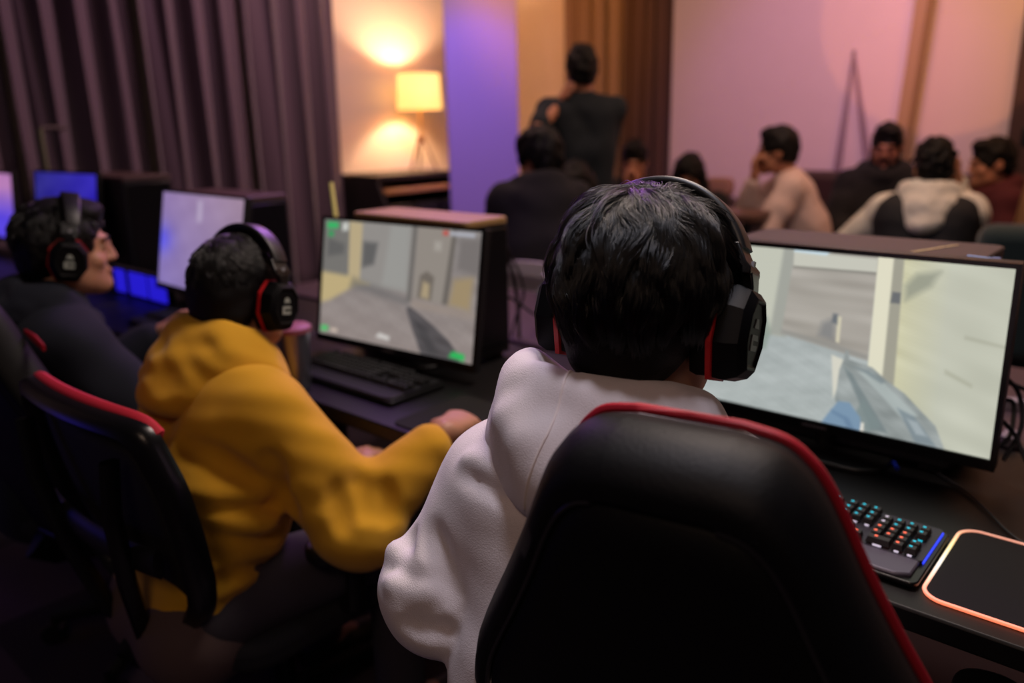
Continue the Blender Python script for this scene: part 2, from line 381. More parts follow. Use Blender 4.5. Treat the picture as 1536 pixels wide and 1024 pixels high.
def hood_field(J, h, half=.125, top=.085, bot=-.07, back=.125, tube=.03, seed=1, amp=.002, lean=.0, flop=0., shx=0., tiltx=0.):
    """a hood lying down: a rolled rim round the neck, walls and the bag hanging behind"""
    N, sp, Rs, b, s = J['N'] + J['Rs'] * shx, J['sp'], J['Rs'], J['back'], J['s']; fd = Field(N - .33, N + .33, h); n = 20; up, lo = [], []
    for i in range(n):
        a = 2 * PI * i / n; c, sn = math.cos(a), math.sin(a); bk = max(0, sn); fr = max(0, -sn)
        up.append(N + (sp * (top - tube - .075 * fr ** 1.3 + flop * bk - tiltx * c) + Rs * (half - tube) * c * (1 - .22 * fr) + b * ((.078 if sn > 0 else .072) * sn + lean * bk)) * s)
        lo.append(N + (sp * ((bot + .04) * (.35 + .65 * bk) - .02 * fr) + Rs * (half - tube + .012) * c * (1 - .25 * bk) + b * ((back - tube) * sn if sn > 0 else .085 * sn)) * s)
    for i in range(n):
        j = (i + 1) % n; m = (up[i] + lo[i]) * .5 + unit((up[i] + lo[i]) * .5 - (N + sp * .02)) * .006; fd.chain([up[i], m, lo[i]], V(tube, tube * 1.06, tube) * s, .03); fd.cone(up[i], up[j], tube * s, tube * s, .02); fd.cone(lo[i], lo[j], tube * s, tube * s, .02)
    R = np.stack([Rs, -b, sp], 1); fd.ell(N + (b * .045 + sp * ((top + bot) * .5 - .01)) * s, V(half * .86, back * .62, (top - bot) * .42) * s, R, .04)
    fd.ell(N + (sp * (top + .02) + b * .005) * s, V(half - tube - .012, .07, .055) * s, R, .02, True)
    w = waves(seed, .11); w2 = waves(seed + 3, .05); fd.warp(lambda P: amp * w(P) + amp * .4 * w2(P)); return fd
def trousers_field(J, h, th=.014):
    s = J['s']; pts = np.array([J[k] for k in ('P', 'HL', 'HR', 'KL', 'KR', 'AL', 'AR')]); fd = Field(pts.min(0) - .18, pts.max(0) + .18, h)
    for n, sd in (('L', -1), ('R', 1)):
        fd.cone(J['P'] + J['sp'] * .04 + J['R'] * sd * .055, J['H' + n], .098 * s + th, .09 * s + th, .04)
        fd.chain([J['H' + n], J['K' + n], J['A' + n] + V(0, 0, .03)], V(.084 * s + th, .058 * s + th, .045 * s + th), .03)
    return fd
def shoe_geo(J, n):
    a, t = J['A' + n], J['T' + n]; F = J['F']; fl = a[2] - .09; fd = Field(np.minimum(a, t) - .12, np.maximum(a, t) + .12, .01)
    fd.chain([V(a[0], a[1], fl + .055) - F * .03, V(a[0], a[1], fl + .05) + F * .06, V(t[0], t[1], fl + .04) + F * .02], V(.042, .042, .036), .02); fd.cone(a, a - V(0, 0, .03), .042, .042, .02); fd.cut(V(0, 0, fl), V(0, 0, -1)); return fd
def hair_field(J, h, vol=1., fringe=0., back=0., cut_y=.068, noise=.004, wl=.02, seed=1, top=0., long=0, side=0.):
    s = J['s']; c, R = J['hc'], J['hR']; q = lambda x, y, z: c + R @ (V(x, y, z) * s); M = .2 + long
    fd = Field(c - M - V(0, 0, long), c + M, h)
    fd.ell(q(0, -.016, .032 + top * .3), V(.083 * vol, .106 * vol, .094 * vol + top) * s, R, .0)
    fd.ell(q(0, -.06, -.02 - back * .5), V(.07, .055, .062 + back) * s, R, .03)
    if top: fd.ell(q(0, .05, .09 + top), V(.06, .045, .03) * s, R, .03)
    fd.ell(q(0, .115, -.045 - fringe), V(.078, .072, .095) * s, R, .012, True)
    for sx in (-1, 1): fd.ell(q(sx * .088, .008, -.035), V(.028, .03, .045) * s, R, .012, True)
    fd.cut(q(0, -.07, -.078 - back - long), R @ V(0, .35, -1), .01)
    if long:
        for sx in (-1, 1): fd.chain([q(sx * .07, 0, .04), q(sx * .085, .02, -.06), q(sx * .09, .03, -.08 - long)], V(.03, .036, .03) * s, .03)
        fd.chain([q(0, -.08, .02), q(0, -.085, -.1 - long * .7)], V(.06, .07) * s, .03)
    w1, w2 = waves(seed, wl), waves(seed + 9, wl * 2.6); fd.warp(lambda P: noise * w1(P) * .6 + noise * 1.2 * w2(P)); return fd
def strands(parent, base, J, N=20000, seed=3, whorl=(0, -.035, .118), length=(.03, .06), lift=.012, rad=.00035, swirl=.8, m=None, clumps=420, npt=8, nape=-.07, front=.07, grav=.35, off=.004):
    """individual hairs: rooted on the scalp, combed out from the crown"""
    r = np.random.default_rng(seed); c, R, s = J['hc'], J['hR'], J['s']; ec = V(0, -.014, .03); er = V(.078, .101, .089)
    def roots(n):
        out = []
        while len(out) < n:
            a = r.normal(size=(n, 3)); a /= np.linalg.norm(a, axis=1)[:, None]; p = ec + a * er
            ok = (p[:, 2] > nape * np.clip((.06 - p[:, 1]) / .1, 0, 1) - .01 * (p[:, 1] > -.02)) & ~((p[:, 1] > front - .02) & (p[:, 2] < .075)) & ~((np.abs(p[:, 0]) > .06) & (p[:, 2] < .012) & (p[:, 1] > -.035))
            out += list(p[ok])
        return np.array(out[:n])
    w = ec + unit((V(*whorl) - ec) / er) * er; wn = waves(seed, .05); wn2 = waves(seed + 1, .035)
    def grow(p, L, lf, jit):
        P = [p.copy()]; cur = p.copy()
        for i in range(npt - 1):
            nr = (cur - ec) / er ** 2; nr /= np.linalg.norm(nr, axis=1)[:, None]
            d = cur - w; dl = np.linalg.norm(d, axis=1)[:, None]; d = d - nr * (d * nr).sum(1)[:, None]; d /= np.linalg.norm(d, axis=1)[:, None] + 1e-6
            tg = np.cross(nr, d); g = np.array([0, -.1, -1.]) - nr * (nr @ np.array([0, -.1, -1.]))[:, None]
            a = swirl * np.exp(-dl / .06) + .42 * wn(cur)[:, None] + .18 * wn2(cur)[:, None] + jit
            dd = d * np.cos(a) + tg * np.sin(a) + g * grav; dd /= np.linalg.norm(dd, axis=1)[:, None] + 1e-6
            cur = cur + dd * (L / (npt - 1))[:, None]
            t = (i + 1) / (npt - 1); k = np.sqrt((((cur - ec) / er) ** 2).sum(1)); want = 1 + (off + lf * math.sin(t * PI * .62)) / .09
            low = cur[:, 2] < -.02; kk = np.where(low, np.maximum(want, k), want); cur = ec + (cur - ec) * (kk / k)[:, None]; P.append(cur.copy())
        return np.stack(P, 1)
    def lens(p): 
        f = np.clip((p[:, 2] - nape) / .11, 0.12, 1); return length[0] + (length[1] - length[0]) * f
    gp = roots(clumps); gL = lens(gp); gl = lift * r.uniform(.4, 1.5, clumps) * np.clip((gp[:, 2] + .09) / .1, .1, 1); gj = r.normal(0, .22, (clumps, 1)); GP = grow(gp, gL, gl, gj)
    p = roots(N); near = np.zeros(N, int)
    for a in range(0, N, 4000): near[a:a + 4000] = ((p[a:a + 4000, None, :] - gp[None]) ** 2).sum(2).argmin(1)
    S = grow(p, lens(p) * r.uniform(.75, 1.1, N), gl[near] * r.uniform(.5, 1.15, N), gj[near] + r.normal(0, .1, (N, 1)))
    t = np.linspace(0, 1, npt)[None, :, None]; rel = GP[near] + (p - gp[near])[:, None, :] * (1 - .75 * t); S = S * (1 - .72 * t) + rel * (.72 * t)
    S += (np.cumsum(r.normal(0, .00035, S.shape), 1)) * 1.2
    W = (S * s) @ R.T + c - np.asarray(base)
    cu = bpy.data.hair_curves.new('hair_strands'); cu.add_curves([npt] * N); cu.points.foreach_set('position', W.astype(np.float32).ravel())
    ra = np.tile(rad * np.array([1, 1, 1, .95, .9, .8, .6, .25])[:npt], N).astype(np.float32)
    at_ = cu.attributes.get('radius') or cu.attributes.new('radius', 'FLOAT', 'POINT'); at_.data.foreach_set('value', ra)
    cu.materials.append(m); o = bpy.data.objects.new('hair_strands', cu); C.objects.link(o); o.parent = parent; return o
SKIN = mat('skin', (186, 134, 106), .5, sub=.12, bump=.15, bscale=350, var=.12, vscale=25)
def hair_mat(name, rough=.26, mel=1.0):
    m = bpy.data.materials.new(name); m.use_nodes = True; nt = m.node_tree; nt.nodes.remove(nt.nodes['Principled BSDF'])
    h = nt.nodes.new('ShaderNodeBsdfHairPrincipled'); h.parametrization = 'MELANIN'; h.inputs['Melanin'].default_value = mel; h.inputs['Melanin Redness'].default_value = .15
    h.inputs['Roughness'].default_value = rough; h.inputs['Radial Roughness'].default_value = .4; h.inputs['Coat'].default_value = .05
    nt.links.new(h.outputs[0], nt.nodes['Material Output'].inputs['Surface']); return m
HAIRS = hair_mat('black_hair_strands')
HAIR = mat('black_hair', (9, 7, 7), .6, spec=.25, bump=.5, bscale=400)
def face_bits(root, base, J, brow=True, beard=None):
    c, R, s = J['hc'], J['hR'], J['s']; q = lambda x, y, z: c + R @ (V(x, y, z) * s) - base
    for sx in (-1, 1):
        e = part(root, 'eye', G().ball(q(sx * .032, .0795, .006), .0125 * s, R), mat('eye_white', (170, 160, 152), .3))
        part(e, 'iris', G().ball(q(sx * .032, .0895, .0055), V(.0055, .003, .0055) * s, R), mat('iris', (22, 14, 10), .2))
        if brow: part(root, 'eyebrow', G().tube(catmull([q(sx * .014, .1, .024), q(sx * .032, .0985, .031), q(sx * .05, .086, .026)], 4), .0032 * s, 6), HAIR)
    part(root, 'mouth', G().tube(catmull([q(-.022, .098, -.0615), q(0, .1045, -.0605), q(.022, .098, -.0615)], 4), .0028 * s, 6), mat('lip', (120, 66, 58), .45))
    if beard:
        fd = Field(c - .16, c + .16, .006); w = lambda x, y, z: c + R @ (V(x, y, z) * s)
        for sx in (-1, 1): fd.chain([w(sx * .066, .01, -.02), w(sx * .056, .03, -.07), w(sx * .02, .076, -.1), w(0, .08, -.104)], V(.018, .026, .025, .022) * s, .015); fd.chain([w(sx * .026, .092, -.066), w(sx * .02, .1, -.046), w(0, .103, -.044)], V(.008, .008, .008) * s, .006)
        fd.warp(lambda P: .002 * waves(4, .012)(P)); field_obj('beard', fd, HAIR, base, root)
def seat_under(J, label):
    z = max(.3, J['P'][2] - .10 * J['s']); return stool(label, J['P'], z)
def person(label, J, top, top_mat, legs_mat, hands={}, h=.0085, top_name='hoodie', hair=None, beard=None, face=True, skin=None, shoes=True, group=None, hair_m=None, base=None):
    base = V(J['P'][0], J['P'][1], 0) if base is None else base
    root = field_obj('person', body_field(J, h, hands), skin or SKIN, base); root.location = base; tag(root, label, 'person', group)
    field_obj(top_name, top, top_mat, base, root); field_obj('trousers', trousers_field(J, max(h, .01)), legs_mat, base, root)
    if hair is not None: root['_hair'] = 0; del root['_hair']; hp = field_obj('hair', hair, hair_m or HAIR, base, root, 1)
    else: hp = None
    if face: face_bits(root, base, J, True, beard)
    if shoes:
        for n in 'LR': field_obj('shoe', shoe_geo(J, n), mat('black_shoe', (24, 23, 25), .5), base, root)
    return root, base, hp
# ------------------------------------------------------------------ the room
XW, YW, HT = -5.6, 6.0, 3.6
WALL = mat('wall_paint', (222, 206, 196), .75, bump=.08, bscale=60, var=.03, vscale=3)
CARPET = mat('carpet', (92, 74, 84), .95, bump=.5, bscale=400, var=.25, vscale=30)
def carpet_tiles():
    m = CARPET; nt = m.node_tree; b = nt.nodes['Principled BSDF']; tc = nt.nodes.new('ShaderNodeTexCoord'); ck = nt.nodes.new('ShaderNodeTexChecker'); ck.inputs['Scale'].default_value = 2.0
    ck.inputs['Color1'].default_value = list(s2l((70, 57, 68))) + [1]; ck.inputs['Color2'].default_value = list(s2l((40, 31, 42))) + [1]
    nt.links.new(tc.outputs['Object'], ck.inputs['Vector']); nt.links.new(ck.outputs['Color'], b.inputs['Base Color'])
carpet_tiles()
def structure(name, g, m, **k): return single(name, g, m, kind='structure', **k)
structure('floor', G().box((-2, 2.2, -.05), (8.4, 9.0, .1)), CARPET)
structure('wall_left', G().box((XW - .06, 2.2, HT / 2), (.12, 9.0, HT)), WALL)
structure('wall_back', G().box((-2 , YW + .06, HT / 2), (8.4, .12, HT)), WALL)
structure('baseboard_back', G().box((-2, YW - .008, .05), (7.1, .016, .1)), mat('dark_trim', (58, 44, 40), .5), bevel=.003)
# square pillar in the corner, turned towards the room
PC_ = at(722, 200, D=6.25)
structure('trim_pillar', G().prism(rrect(.555, .555, .012), 0, HT, R=rotz(YAW + .07), c=(PC_[0] - .18, PC_[1] + .2, 0)), mat('pillar_purple_lit', (168, 150, 216), .7, bump=.06, bscale=80))  # the purple light on the pillar is partly put into its colour
# white partition panel on the back wall and its leaning batten
PY = YW - .16
xa, xb = at(1011, 120, Y=PY)[0], at(1356, 120, Y=PY)[0]
single('partition_panel', G().prism([(xa, 0), (xb, 0), (xb + .03, HT - .15), (xa - .02, HT - .15)], -.02, .02, R=np.array([[1, 0, 0], [0, 0, 1], [0, 1, 0]]), c=(0, PY, 0)), mat('panel_white', (226, 210, 212), .6, var=.03), 'big white partition panel behind the brown sofa, washed pink and lilac', 'panel', bevel=.004)
p0, p1 = at(1350, 235, Y=PY - .06), at(1391, -20, Y=PY - .06)
d_ = (p1 - p0) / (p1[2] - p0[2]); lo = p0 - d_ * p0[2]
single('batten', G().tube([lo + d_ * .001, lo + d_ * (HT - .2)], [.062, .062], 4, flat=(1, .5), up=(.7, .7, 0)), mat('batten_wood', (168, 140, 104), .6, bump=.1, bscale=40), 'tan wooden batten leaning at the right edge of the white partition', 'batten', smooth=False)
# tapered shadow on the panel, imitated by an added grey inverted V
st = thing('shadow_shape', 'narrow grey inverted V standing in for a shadow on the white partition', 'stand', (at(1275, 230, Y=PY - .1)[0], PY - .1, 0))
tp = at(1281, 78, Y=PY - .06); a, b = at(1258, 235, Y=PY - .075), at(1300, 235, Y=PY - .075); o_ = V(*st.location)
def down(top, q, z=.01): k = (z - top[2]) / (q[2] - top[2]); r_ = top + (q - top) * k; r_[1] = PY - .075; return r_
for q in (a, b): part(st, 'leg', G().tube([tp - o_, (tp * .5 + down(tp, q) * .5) - o_, down(tp, q) - o_], [.008, .03, .034], 8, flat=(1, .5)), mat('shadow_grey', (148, 128, 140), .6))
part(st, 'shadow_tip', G().ball(tp - o_, .014), mat('shadow_grey', (148, 128, 140), .6))

# curtains: pleated cloth, one object a panel
def pleats(p0, p1, z0, z1, n, amp, seed, nu=90, nz=14, flare=.12):
    r = np.random.default_rng(seed); p0, p1 = V(*p0, 0), V(*p1, 0); L = np.linalg.norm(p1 - p0); u = (p1 - p0) / L; nn = V(u[1], -u[0], 0)
    ph = np.cumsum(r.uniform(.6, 1.5, nu)); ph *= n * 2 * PI / ph[-1]; am = np.interp(np.linspace(0, 1, nu), np.linspace(0, 1, n * 2), r.uniform(.55, 1.25, n * 2)); vs = []
    for j in range(nz):
        t = j / (nz - 1)
        for i in range(nu):
            s_ = i / (nu - 1); a = amp * am[i] * (.8 + flare * 3 * (1 - t)) * math.sin(ph[i] + .5 * math.sin(3 * t + i * .05)) + .012 * math.sin(ph[i] * 2.3 + 4 * t)
            q = p0 + u * (L * s_ + .02 * math.sin(ph[i] * 2 + 1)) + nn * a; vs.append((q[0], q[1], z0 + (z1 - z0) * t))
    return G().add(vs, [(j * nu + i, j * nu + i + 1, (j + 1) * nu + i + 1, (j + 1) * nu + i) for j in range(nz - 1) for i in range(nu - 1)])
def curtain(p0, p1, n, m, label, group, seed, amp=.055):
    o = single('curtain', pleats(p0, p1, .02, HT - .15, n, amp, seed), m, label, 'curtain', group=group, sharp=0)
    s = o.modifiers.new('Thickness', 'SOLIDIFY'); s.thickness = .004; return o
CUR = mat('curtain_mauve', (98, 82, 98), .85, sheen=.3, bump=.15, bscale=500)
ye = at(509, 150, X=XW + .16)[1]; ys = [ye, ye - .85, ye - 1.6, ye - 2.4, ye - 3.3, ye - 4.6]
labs = ['dark mauve pleated curtain hanging next to the lamp lit white wall', 'dark mauve pleated curtain hanging behind the mauve-screened monitor', 'dark mauve pleated curtain hanging behind the blue-lit computer tower', 'dark mauve pleated curtain behind the thin hooked pole', 'dark mauve pleated curtain at the left end of the curtain wall']
for i in range(5): curtain((XW + .16, ys[i + 1] + .0), (XW + .16, ys[i] - .02), [4, 4, 4, 4, 5][i], CUR, labs[i], 'mauve curtains on the left wall', 20 + i, .085)
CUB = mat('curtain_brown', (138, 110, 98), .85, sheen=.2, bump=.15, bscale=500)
x0, x1, x2 = at(848, 120, Y=YW - .14)[0], at(935, 120, Y=YW - .14)[0], xa - .05
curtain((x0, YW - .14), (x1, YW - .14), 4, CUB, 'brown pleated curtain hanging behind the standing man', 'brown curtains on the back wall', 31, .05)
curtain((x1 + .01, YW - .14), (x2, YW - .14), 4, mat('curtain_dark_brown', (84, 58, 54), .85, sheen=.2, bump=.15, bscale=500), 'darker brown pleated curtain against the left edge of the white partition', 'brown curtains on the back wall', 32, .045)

# ------------------------------------------------------------------ sideboard, table lamp
BLK = mat('black_plastic', (20, 20, 22), .42, spec=.5, bump=.05, bscale=600)
BLKG = mat('black_gloss', (12, 12, 14), .28, spec=.45)
BLKM = mat('black_matt', (18, 17, 19), .75)
METAL = mat('dark_metal', (46, 46, 50), .35, metal=.9)
lamp_b = at(634, 255, X=XW + .32); ztop = lamp_b[2]
y0 = at(556, 262, X=XW + .5)[1]; y1 = y0 + .85; sb = thing('sideboard', 'black sideboard with an open lamp lit ledge, below the table lamp', 'sideboard', (XW + .32, (y0 + y1) / 2, 0))
L_ = y1 - y0; SBM = mat('sideboard_black', (34, 32, 33), .5); WOODL = mat('ledge_wood', (196, 142, 92), .5, bump=.08, bscale=30)
part(sb, 'top', G().box((0, 0, ztop - .02), (.52, L_, .04)), SBM, bevel=.004)
part(sb, 'back_panel', G().box((-.24, 0, (ztop - .04) / 2), (.02, L_, ztop - .04)), SBM)
for sg in (-1, 1): part(sb, 'side_panel', G().prism([(-.25, .0), (.40, 0), (.40, ztop - .35), (.25, ztop - .04), (-.25, ztop - .04)], -.015, .015, R=np.array([[1, 0, 0], [0, 0, 1], [0, 1, 0]]), c=(0, sg * (L_ / 2 - .015), 0)), SBM, bevel=.003)
part(sb, 'ledge', G().box((.05, 0, ztop - .13), (.56, L_ - .06, .03)), WOODL, bevel=.003)
for k in range(3): part(sb, 'door', G().box((.37, -L_ / 3 + k * L_ / 3, (ztop - .2) / 2), (.02, L_ / 3 - .04, ztop - .26)), SBM, bevel=.004)
tl = thing('table_lamp', 'lit table lamp with a cream drum shade on a wooden tripod', 'lamp', (lamp_b[0], lamp_b[1], ztop))
sc = np.linalg.norm(at(660, 137, X=lamp_b[0]) - at(596, 137, X=lamp_b[0])) * .78
zs0 = at(628, 164, X=lamp_b[0])[2] - ztop; zs1 = at(628, 111, X=lamp_b[0])[2] - ztop; rr = sc / 2
SH = mat('lamp_shade', (250, 214, 150), .8, emit=1.6, emit_rgb=(255, 196, 108))
so = part(tl, 'lamp_shade', G().loft([[(r * math.cos(a), r * math.sin(a), z) for a in np.linspace(0, 2 * PI, 41)[:-1]] for r, z in ((rr, zs0), (rr * .93, zs1))], caps=False), SH); so.modifiers.new('t', 'SOLIDIFY').thickness = .003
zt = zs0 * .52; LW = mat('lamp_wood', (120, 74, 44), .5)
part(tl, 'stem', G().tube([(0, 0, zt), (0, 0, zs0 + .05)], .011, 10), mat('brass', (190, 150, 90), .35, metal=.8))
part(tl, 'hub', G().tube([(0, 0, zt - .03), (0, 0, zt + .02)], .035, 14), LW)
for k in range(3):
    a = k * 2.094 + .5; part(tl, 'leg', G().tube([(.02 * math.cos(a), .02 * math.sin(a), zt), (.13 * math.cos(a), .13 * math.sin(a), .008)], [.011, .009], 8), LW)
part(tl, 'bulb', G().ball((0, 0, zs0 + .12), .035), mat('bulb', (255, 230, 180), .4, emit=12, emit_rgb=(255, 190, 110)))
LAMP_POS = V(lamp_b[0], lamp_b[1], ztop + (zs0 + zs1) / 2)

# thin hooked pole behind the far monitors
hp = at(66, 255, X=-4.9); ht = at(60, 192, X=-4.9); he = at(99, 192, X=-4.9)
pole = thing('pole_stand', 'thin pale green pole stand with a short hooked arm, by the mauve curtain', 'stand', (ht[0], ht[1], 0)); PG = mat('pole_green', (112, 116, 92), .5)
part(pole, 'pole', G().tube([(0, 0, .03), (0, 0, ht[2])], .014, 8), PG); part(pole, 'arm', G().tube([(0, 0, ht[2]), (he[0] - ht[0], he[1] - ht[1], ht[2])], .012, 8), mat('pole_arm', (70, 54, 56), .5))
part(pole, 'base', G().lathe([(.001, 0), (.16, 0), (.16, .02), (.03, .035), (.001, .035)], 24), BLKM)

# ------------------------------------------------------------------ sofas
SOF = mat('sofa_leather', (58, 38, 34), .5, bump=.2, bscale=120)
def cushion(c, size, r=.05, seed=0):
    n = 12; x, y, z = np.array(size) / 2; g = G(); rings = []
    for i in range(n + 1):
        t = -1 + 2 * i / n; k = (1 - abs(t) ** 5) ** .25 if abs(t) < 1 else 0.0; rings.append([(c[0] + x * t, c[1] + y * max(k, .55) * math.copysign(abs(math.cos(a)) ** .4, math.cos(a)), c[2] + z * max(k, .55) * math.copysign(abs(math.sin(a)) ** .4, math.sin(a))) for a in np.linspace(0, 2 * PI, 25)[:-1]])
    return g.loft(rings)
def sofa(label, x0, x1, yb, zt, rz=0, depth=.85):
    w = x1 - x0; t = thing('sofa', label, 'sofa', ((x0 + x1) / 2, yb - depth / 2, 0), rz, 'brown sofas along the back wall')
    part(t, 'base', G().box((0, 0, .2), (w, depth, .26)), SOF, bevel=.03); n = max(1, round(w / .65))
    part(t, 'backrest', G().box((0, depth / 2 - .1, zt / 2 + .05), (w, .2, zt - .1)), SOF, bevel=.05, seg=3)
    for k in range(n):
        part(t, 'seat_cushion', cushion((-w / 2 + w / n * (k + .5), -.08, .40), (w / n - .01, depth - .22, .16)), SOF)
    for s_ in (-1, 1): part(t, 'armrest', G().box((s_ * (w / 2 + .08), 0, .31), (.16, depth, .58)), SOF, bevel=.04, seg=3)
    for sx in (-1, 1):
        for sy in (-1, 1): part(t, 'leg', G().box((sx * (w / 2 - .05), sy * (depth / 2 - .06), .035), (.05, .05, .07)), BLKM)
    return t
sofa('long dark brown leather sofa against the white partition', -2.25, -.75, 5.66, 1.04)
sofa('dark brown leather sofa in front of the brown curtains', -3.85, -2.65, 5.62, .84)
# low bar table before the seated women
a0, a1 = at(1025, 292, Z=.86), at(1136, 276, Z=.90)
tb = thing('bar_table', 'narrow brown table in front of the dark haired woman bent over', 'table', (-2.28, 4.15, 0), .1)
part(tb, 'tabletop', G().prism(rrect(.9, .34, .03), .86, .9), mat('table_brown', (92, 62, 50), .4), bevel=.004)
for sx in (-1, 1):
    for sy in (-1, 1): part(tb, 'leg', G().tube([(sx * .4, sy * .13, 0), (sx * .39, sy * .12, .86)], .02, 8), BLKM)
single('cushion', cushion((0, 0, 0), (.22, .10, .14)), mat('beige_fabric', (150, 116, 92), .9, bump=.3, bscale=300), 'beige cushion on top of the sofa back beside the dark haired woman', 'cushion', (-2.78, 5.52, .908))
# dark green armchair at the right
gp = at(1512, 372, D=3.3)
ga = thing('armchair', 'dark green upholstered armchair behind the big near monitor', 'armchair', (gp[0], gp[1] + .3, 0), .25); GRN = mat('green_velvet', (18, 46, 42), .8, sheen=.3, bump=.1, bscale=300)
part(ga, 'backrest', G().box((.12, -.32, .68), (.62, .16, .56)), GRN, bevel=.06, seg=4); part(ga, 'seat', G().box((.12, .05, .32), (.62, .66, .24)), GRN, bevel=.05, seg=4)
for s_ in (-1, 1): part(ga, 'armrest', G().box((.12 + s_ * .36, .02, .36), (.12, .74, .48)), GRN, bevel=.05, seg=4)
for sx in (-1, 1):
    for sy in (-1, 1): part(ga, 'leg', G().tube([(.12 + sx * .3, sy * .3, 0), (.12 + sx * .3, sy * .28, .2)], [.015, .022], 8), BLKM)
# photo light on a stand at the right edge
tp_ = at(1526, 205, D=3.7)
cs = thing('camera_tripod', 'black camera on a brown wooden tripod beside the man in maroon', 'tripod', (tp_[0] + .10, tp_[1], 0))
part(cs, 'camera', G().box((0, 0, tp_[2]), (.16, .1, .09)).tube([(0, -.05, tp_[2]), (-.0, -.13, tp_[2])], .035, 14), BLKM, bevel=.008)
part(cs, 'column', G().tube([(0, 0, .6), (0, 0, tp_[2] - .045)], .018, 8), METAL)
for k in range(3): a = k * 2.094 + .3; part(cs, 'leg', G().tube([(.02 * math.cos(a), .02 * math.sin(a), tp_[2] - .12), (.24 * math.cos(a), .24 * math.sin(a), .01)], [.018, .014], 8), mat('tripod_wood', (150, 110, 66), .5))
tall = at(1531, 100, Y=YW - .1); 
single('speaker_column', G().box((tall[0] + .13, YW - .12, 1.05), (.26, .18, 2.1)), mat('column_brown', (66, 44, 42), .6), 'tall dark brown column speaker at the right end of the back wall', 'speaker', bevel=.01)
# ------------------------------------------------------------------ desks, monitors, towers
DESK = mat('desk_black', (11, 10, 12), .45, spec=.35, bump=.06, bscale=180)
DY0, DY1, DZ = 1.065, 1.76, .75
def desk(x0, x1, label):
    w = x1 - x0; t = thing('gaming_desk', label, 'desk', ((x0 + x1) / 2, (DY0 + DY1) / 2, 0), 0, 'row of black gaming desks')
    part(t, 'desktop', G().prism(rrect(w - .006, DY1 - DY0, .015), DZ - .035, DZ), DESK, bevel=.004)
    for sx in (-1, 1):
        part(t, 'leg', G().box((sx * (w / 2 - .09), .02, DZ / 2 - .02), (.06, .09, DZ - .075)), BLK, bevel=.004)
        part(t, 'foot', G().box((sx * (w / 2 - .09), 0, .0175), (.07, .6, .035)), BLK, bevel=.006)
    part(t, 'crossbar', G().box((0, .2, .58), (w - .24, .03, .12)), BLK)
    return t
DX = [.62, -1.06, -2.14, -3.15, -4.3, -5.3]
for i, l in enumerate(['black gaming desk nearest the camera with the lit keyboard and glowing mouse mat', 'black gaming desk of the player in the yellow hoodie', 'black gaming desk of the player in the navy hoodie', 'black gaming desk under the monitor with the dark blue screen', 'black gaming desk at the far left end of the row']): desk(DX[i + 1], DX[i], l)

def screen_obj(parent, name, img, w, h, m, nu, nv, y):
    """a lit screen: a fine grid whose corners carry the colour the panel shows there"""
    uu, vv = np.meshgrid(np.linspace(0, 1, nu), np.linspace(0, 1, nv)); rgb = s2l(np.clip(img(uu, vv), 0, 255)); vs = np.stack([(uu - .5) * w, np.full_like(uu, y), (vv - .5) * h], -1).reshape(-1, 3)
    i = np.arange(nv - 1)[:, None] * nu + np.arange(nu - 1)[None]; f = np.stack([i, i + 1, i + nu + 1, i + nu], -1).reshape(-1, 4)
    o = raw_obj(name, vs, f, m, smooth=False); o.parent = parent
    a = o.data.color_attributes.new('screen_picture', 'FLOAT_COLOR', 'POINT'); a.data.foreach_set('color', np.concatenate([rgb.reshape(-1, 3), np.ones((nu * nv, 1))], 1).astype(np.float32).ravel()); return o
def screen_mat(name, strength):
    m = bpy.data.materials.new(name); m.use_nodes = True; nt = m.node_tree; b = nt.nodes['Principled BSDF']; a = nt.nodes.new('ShaderNodeAttribute'); a.attribute_name = 'screen_picture'
    b.inputs['Base Color'].default_value = (.004, .004, .005, 1); b.inputs['Roughness'].default_value = .35; nt.links.new(a.outputs['Color'], b.inputs['Emission Color']); b.inputs['Emission Strength'].default_value = strength; return m
def inpoly(u, v, P, soft=.006, asp=16 / 9):
    """soft inside mask of a polygon in screen coordinates"""
    P = np.asarray(P, float) * V(asp, 1); X, Y = u * asp, v; ins = np.zeros(u.shape, bool); dist = np.full(u.shape, 9.)
    for i in range(len(P)):
        (x0, y0), (x1, y1) = P[i], P[(i + 1) % len(P)]; c = ((y0 > Y) != (y1 > Y)) & (X < (x1 - x0) * (Y - y0) / (y1 - y0 + 1e-12) + x0); ins ^= c
        dx, dy = x1 - x0, y1 - y0; t = np.clip(((X - x0) * dx + (Y - y0) * dy) / (dx * dx + dy * dy + 1e-12), 0, 1); dist = np.minimum(dist, np.hypot(X - x0 - dx * t, Y - y0 - dy * t))
    return np.clip(.5 + np.where(ins, dist, -dist) / (2 * soft), 0, 1)[..., None]
def noise2(seed, fx, fy, n=8):
    r = np.random.default_rng(seed); k = r.normal(size=(n, 2)) * V(fx, fy) * 2 * PI; ph = r.uniform(0, 6.28, n); return lambda u, v: (np.sin(u[..., None] * k[:, 0] + v[..., None] * k[:, 1] + ph).sum(-1) / math.sqrt(n))[..., None]
def paint(img, m, c, a=1.): return img * (1 - m * a) + np.asarray(c, float) * m * a
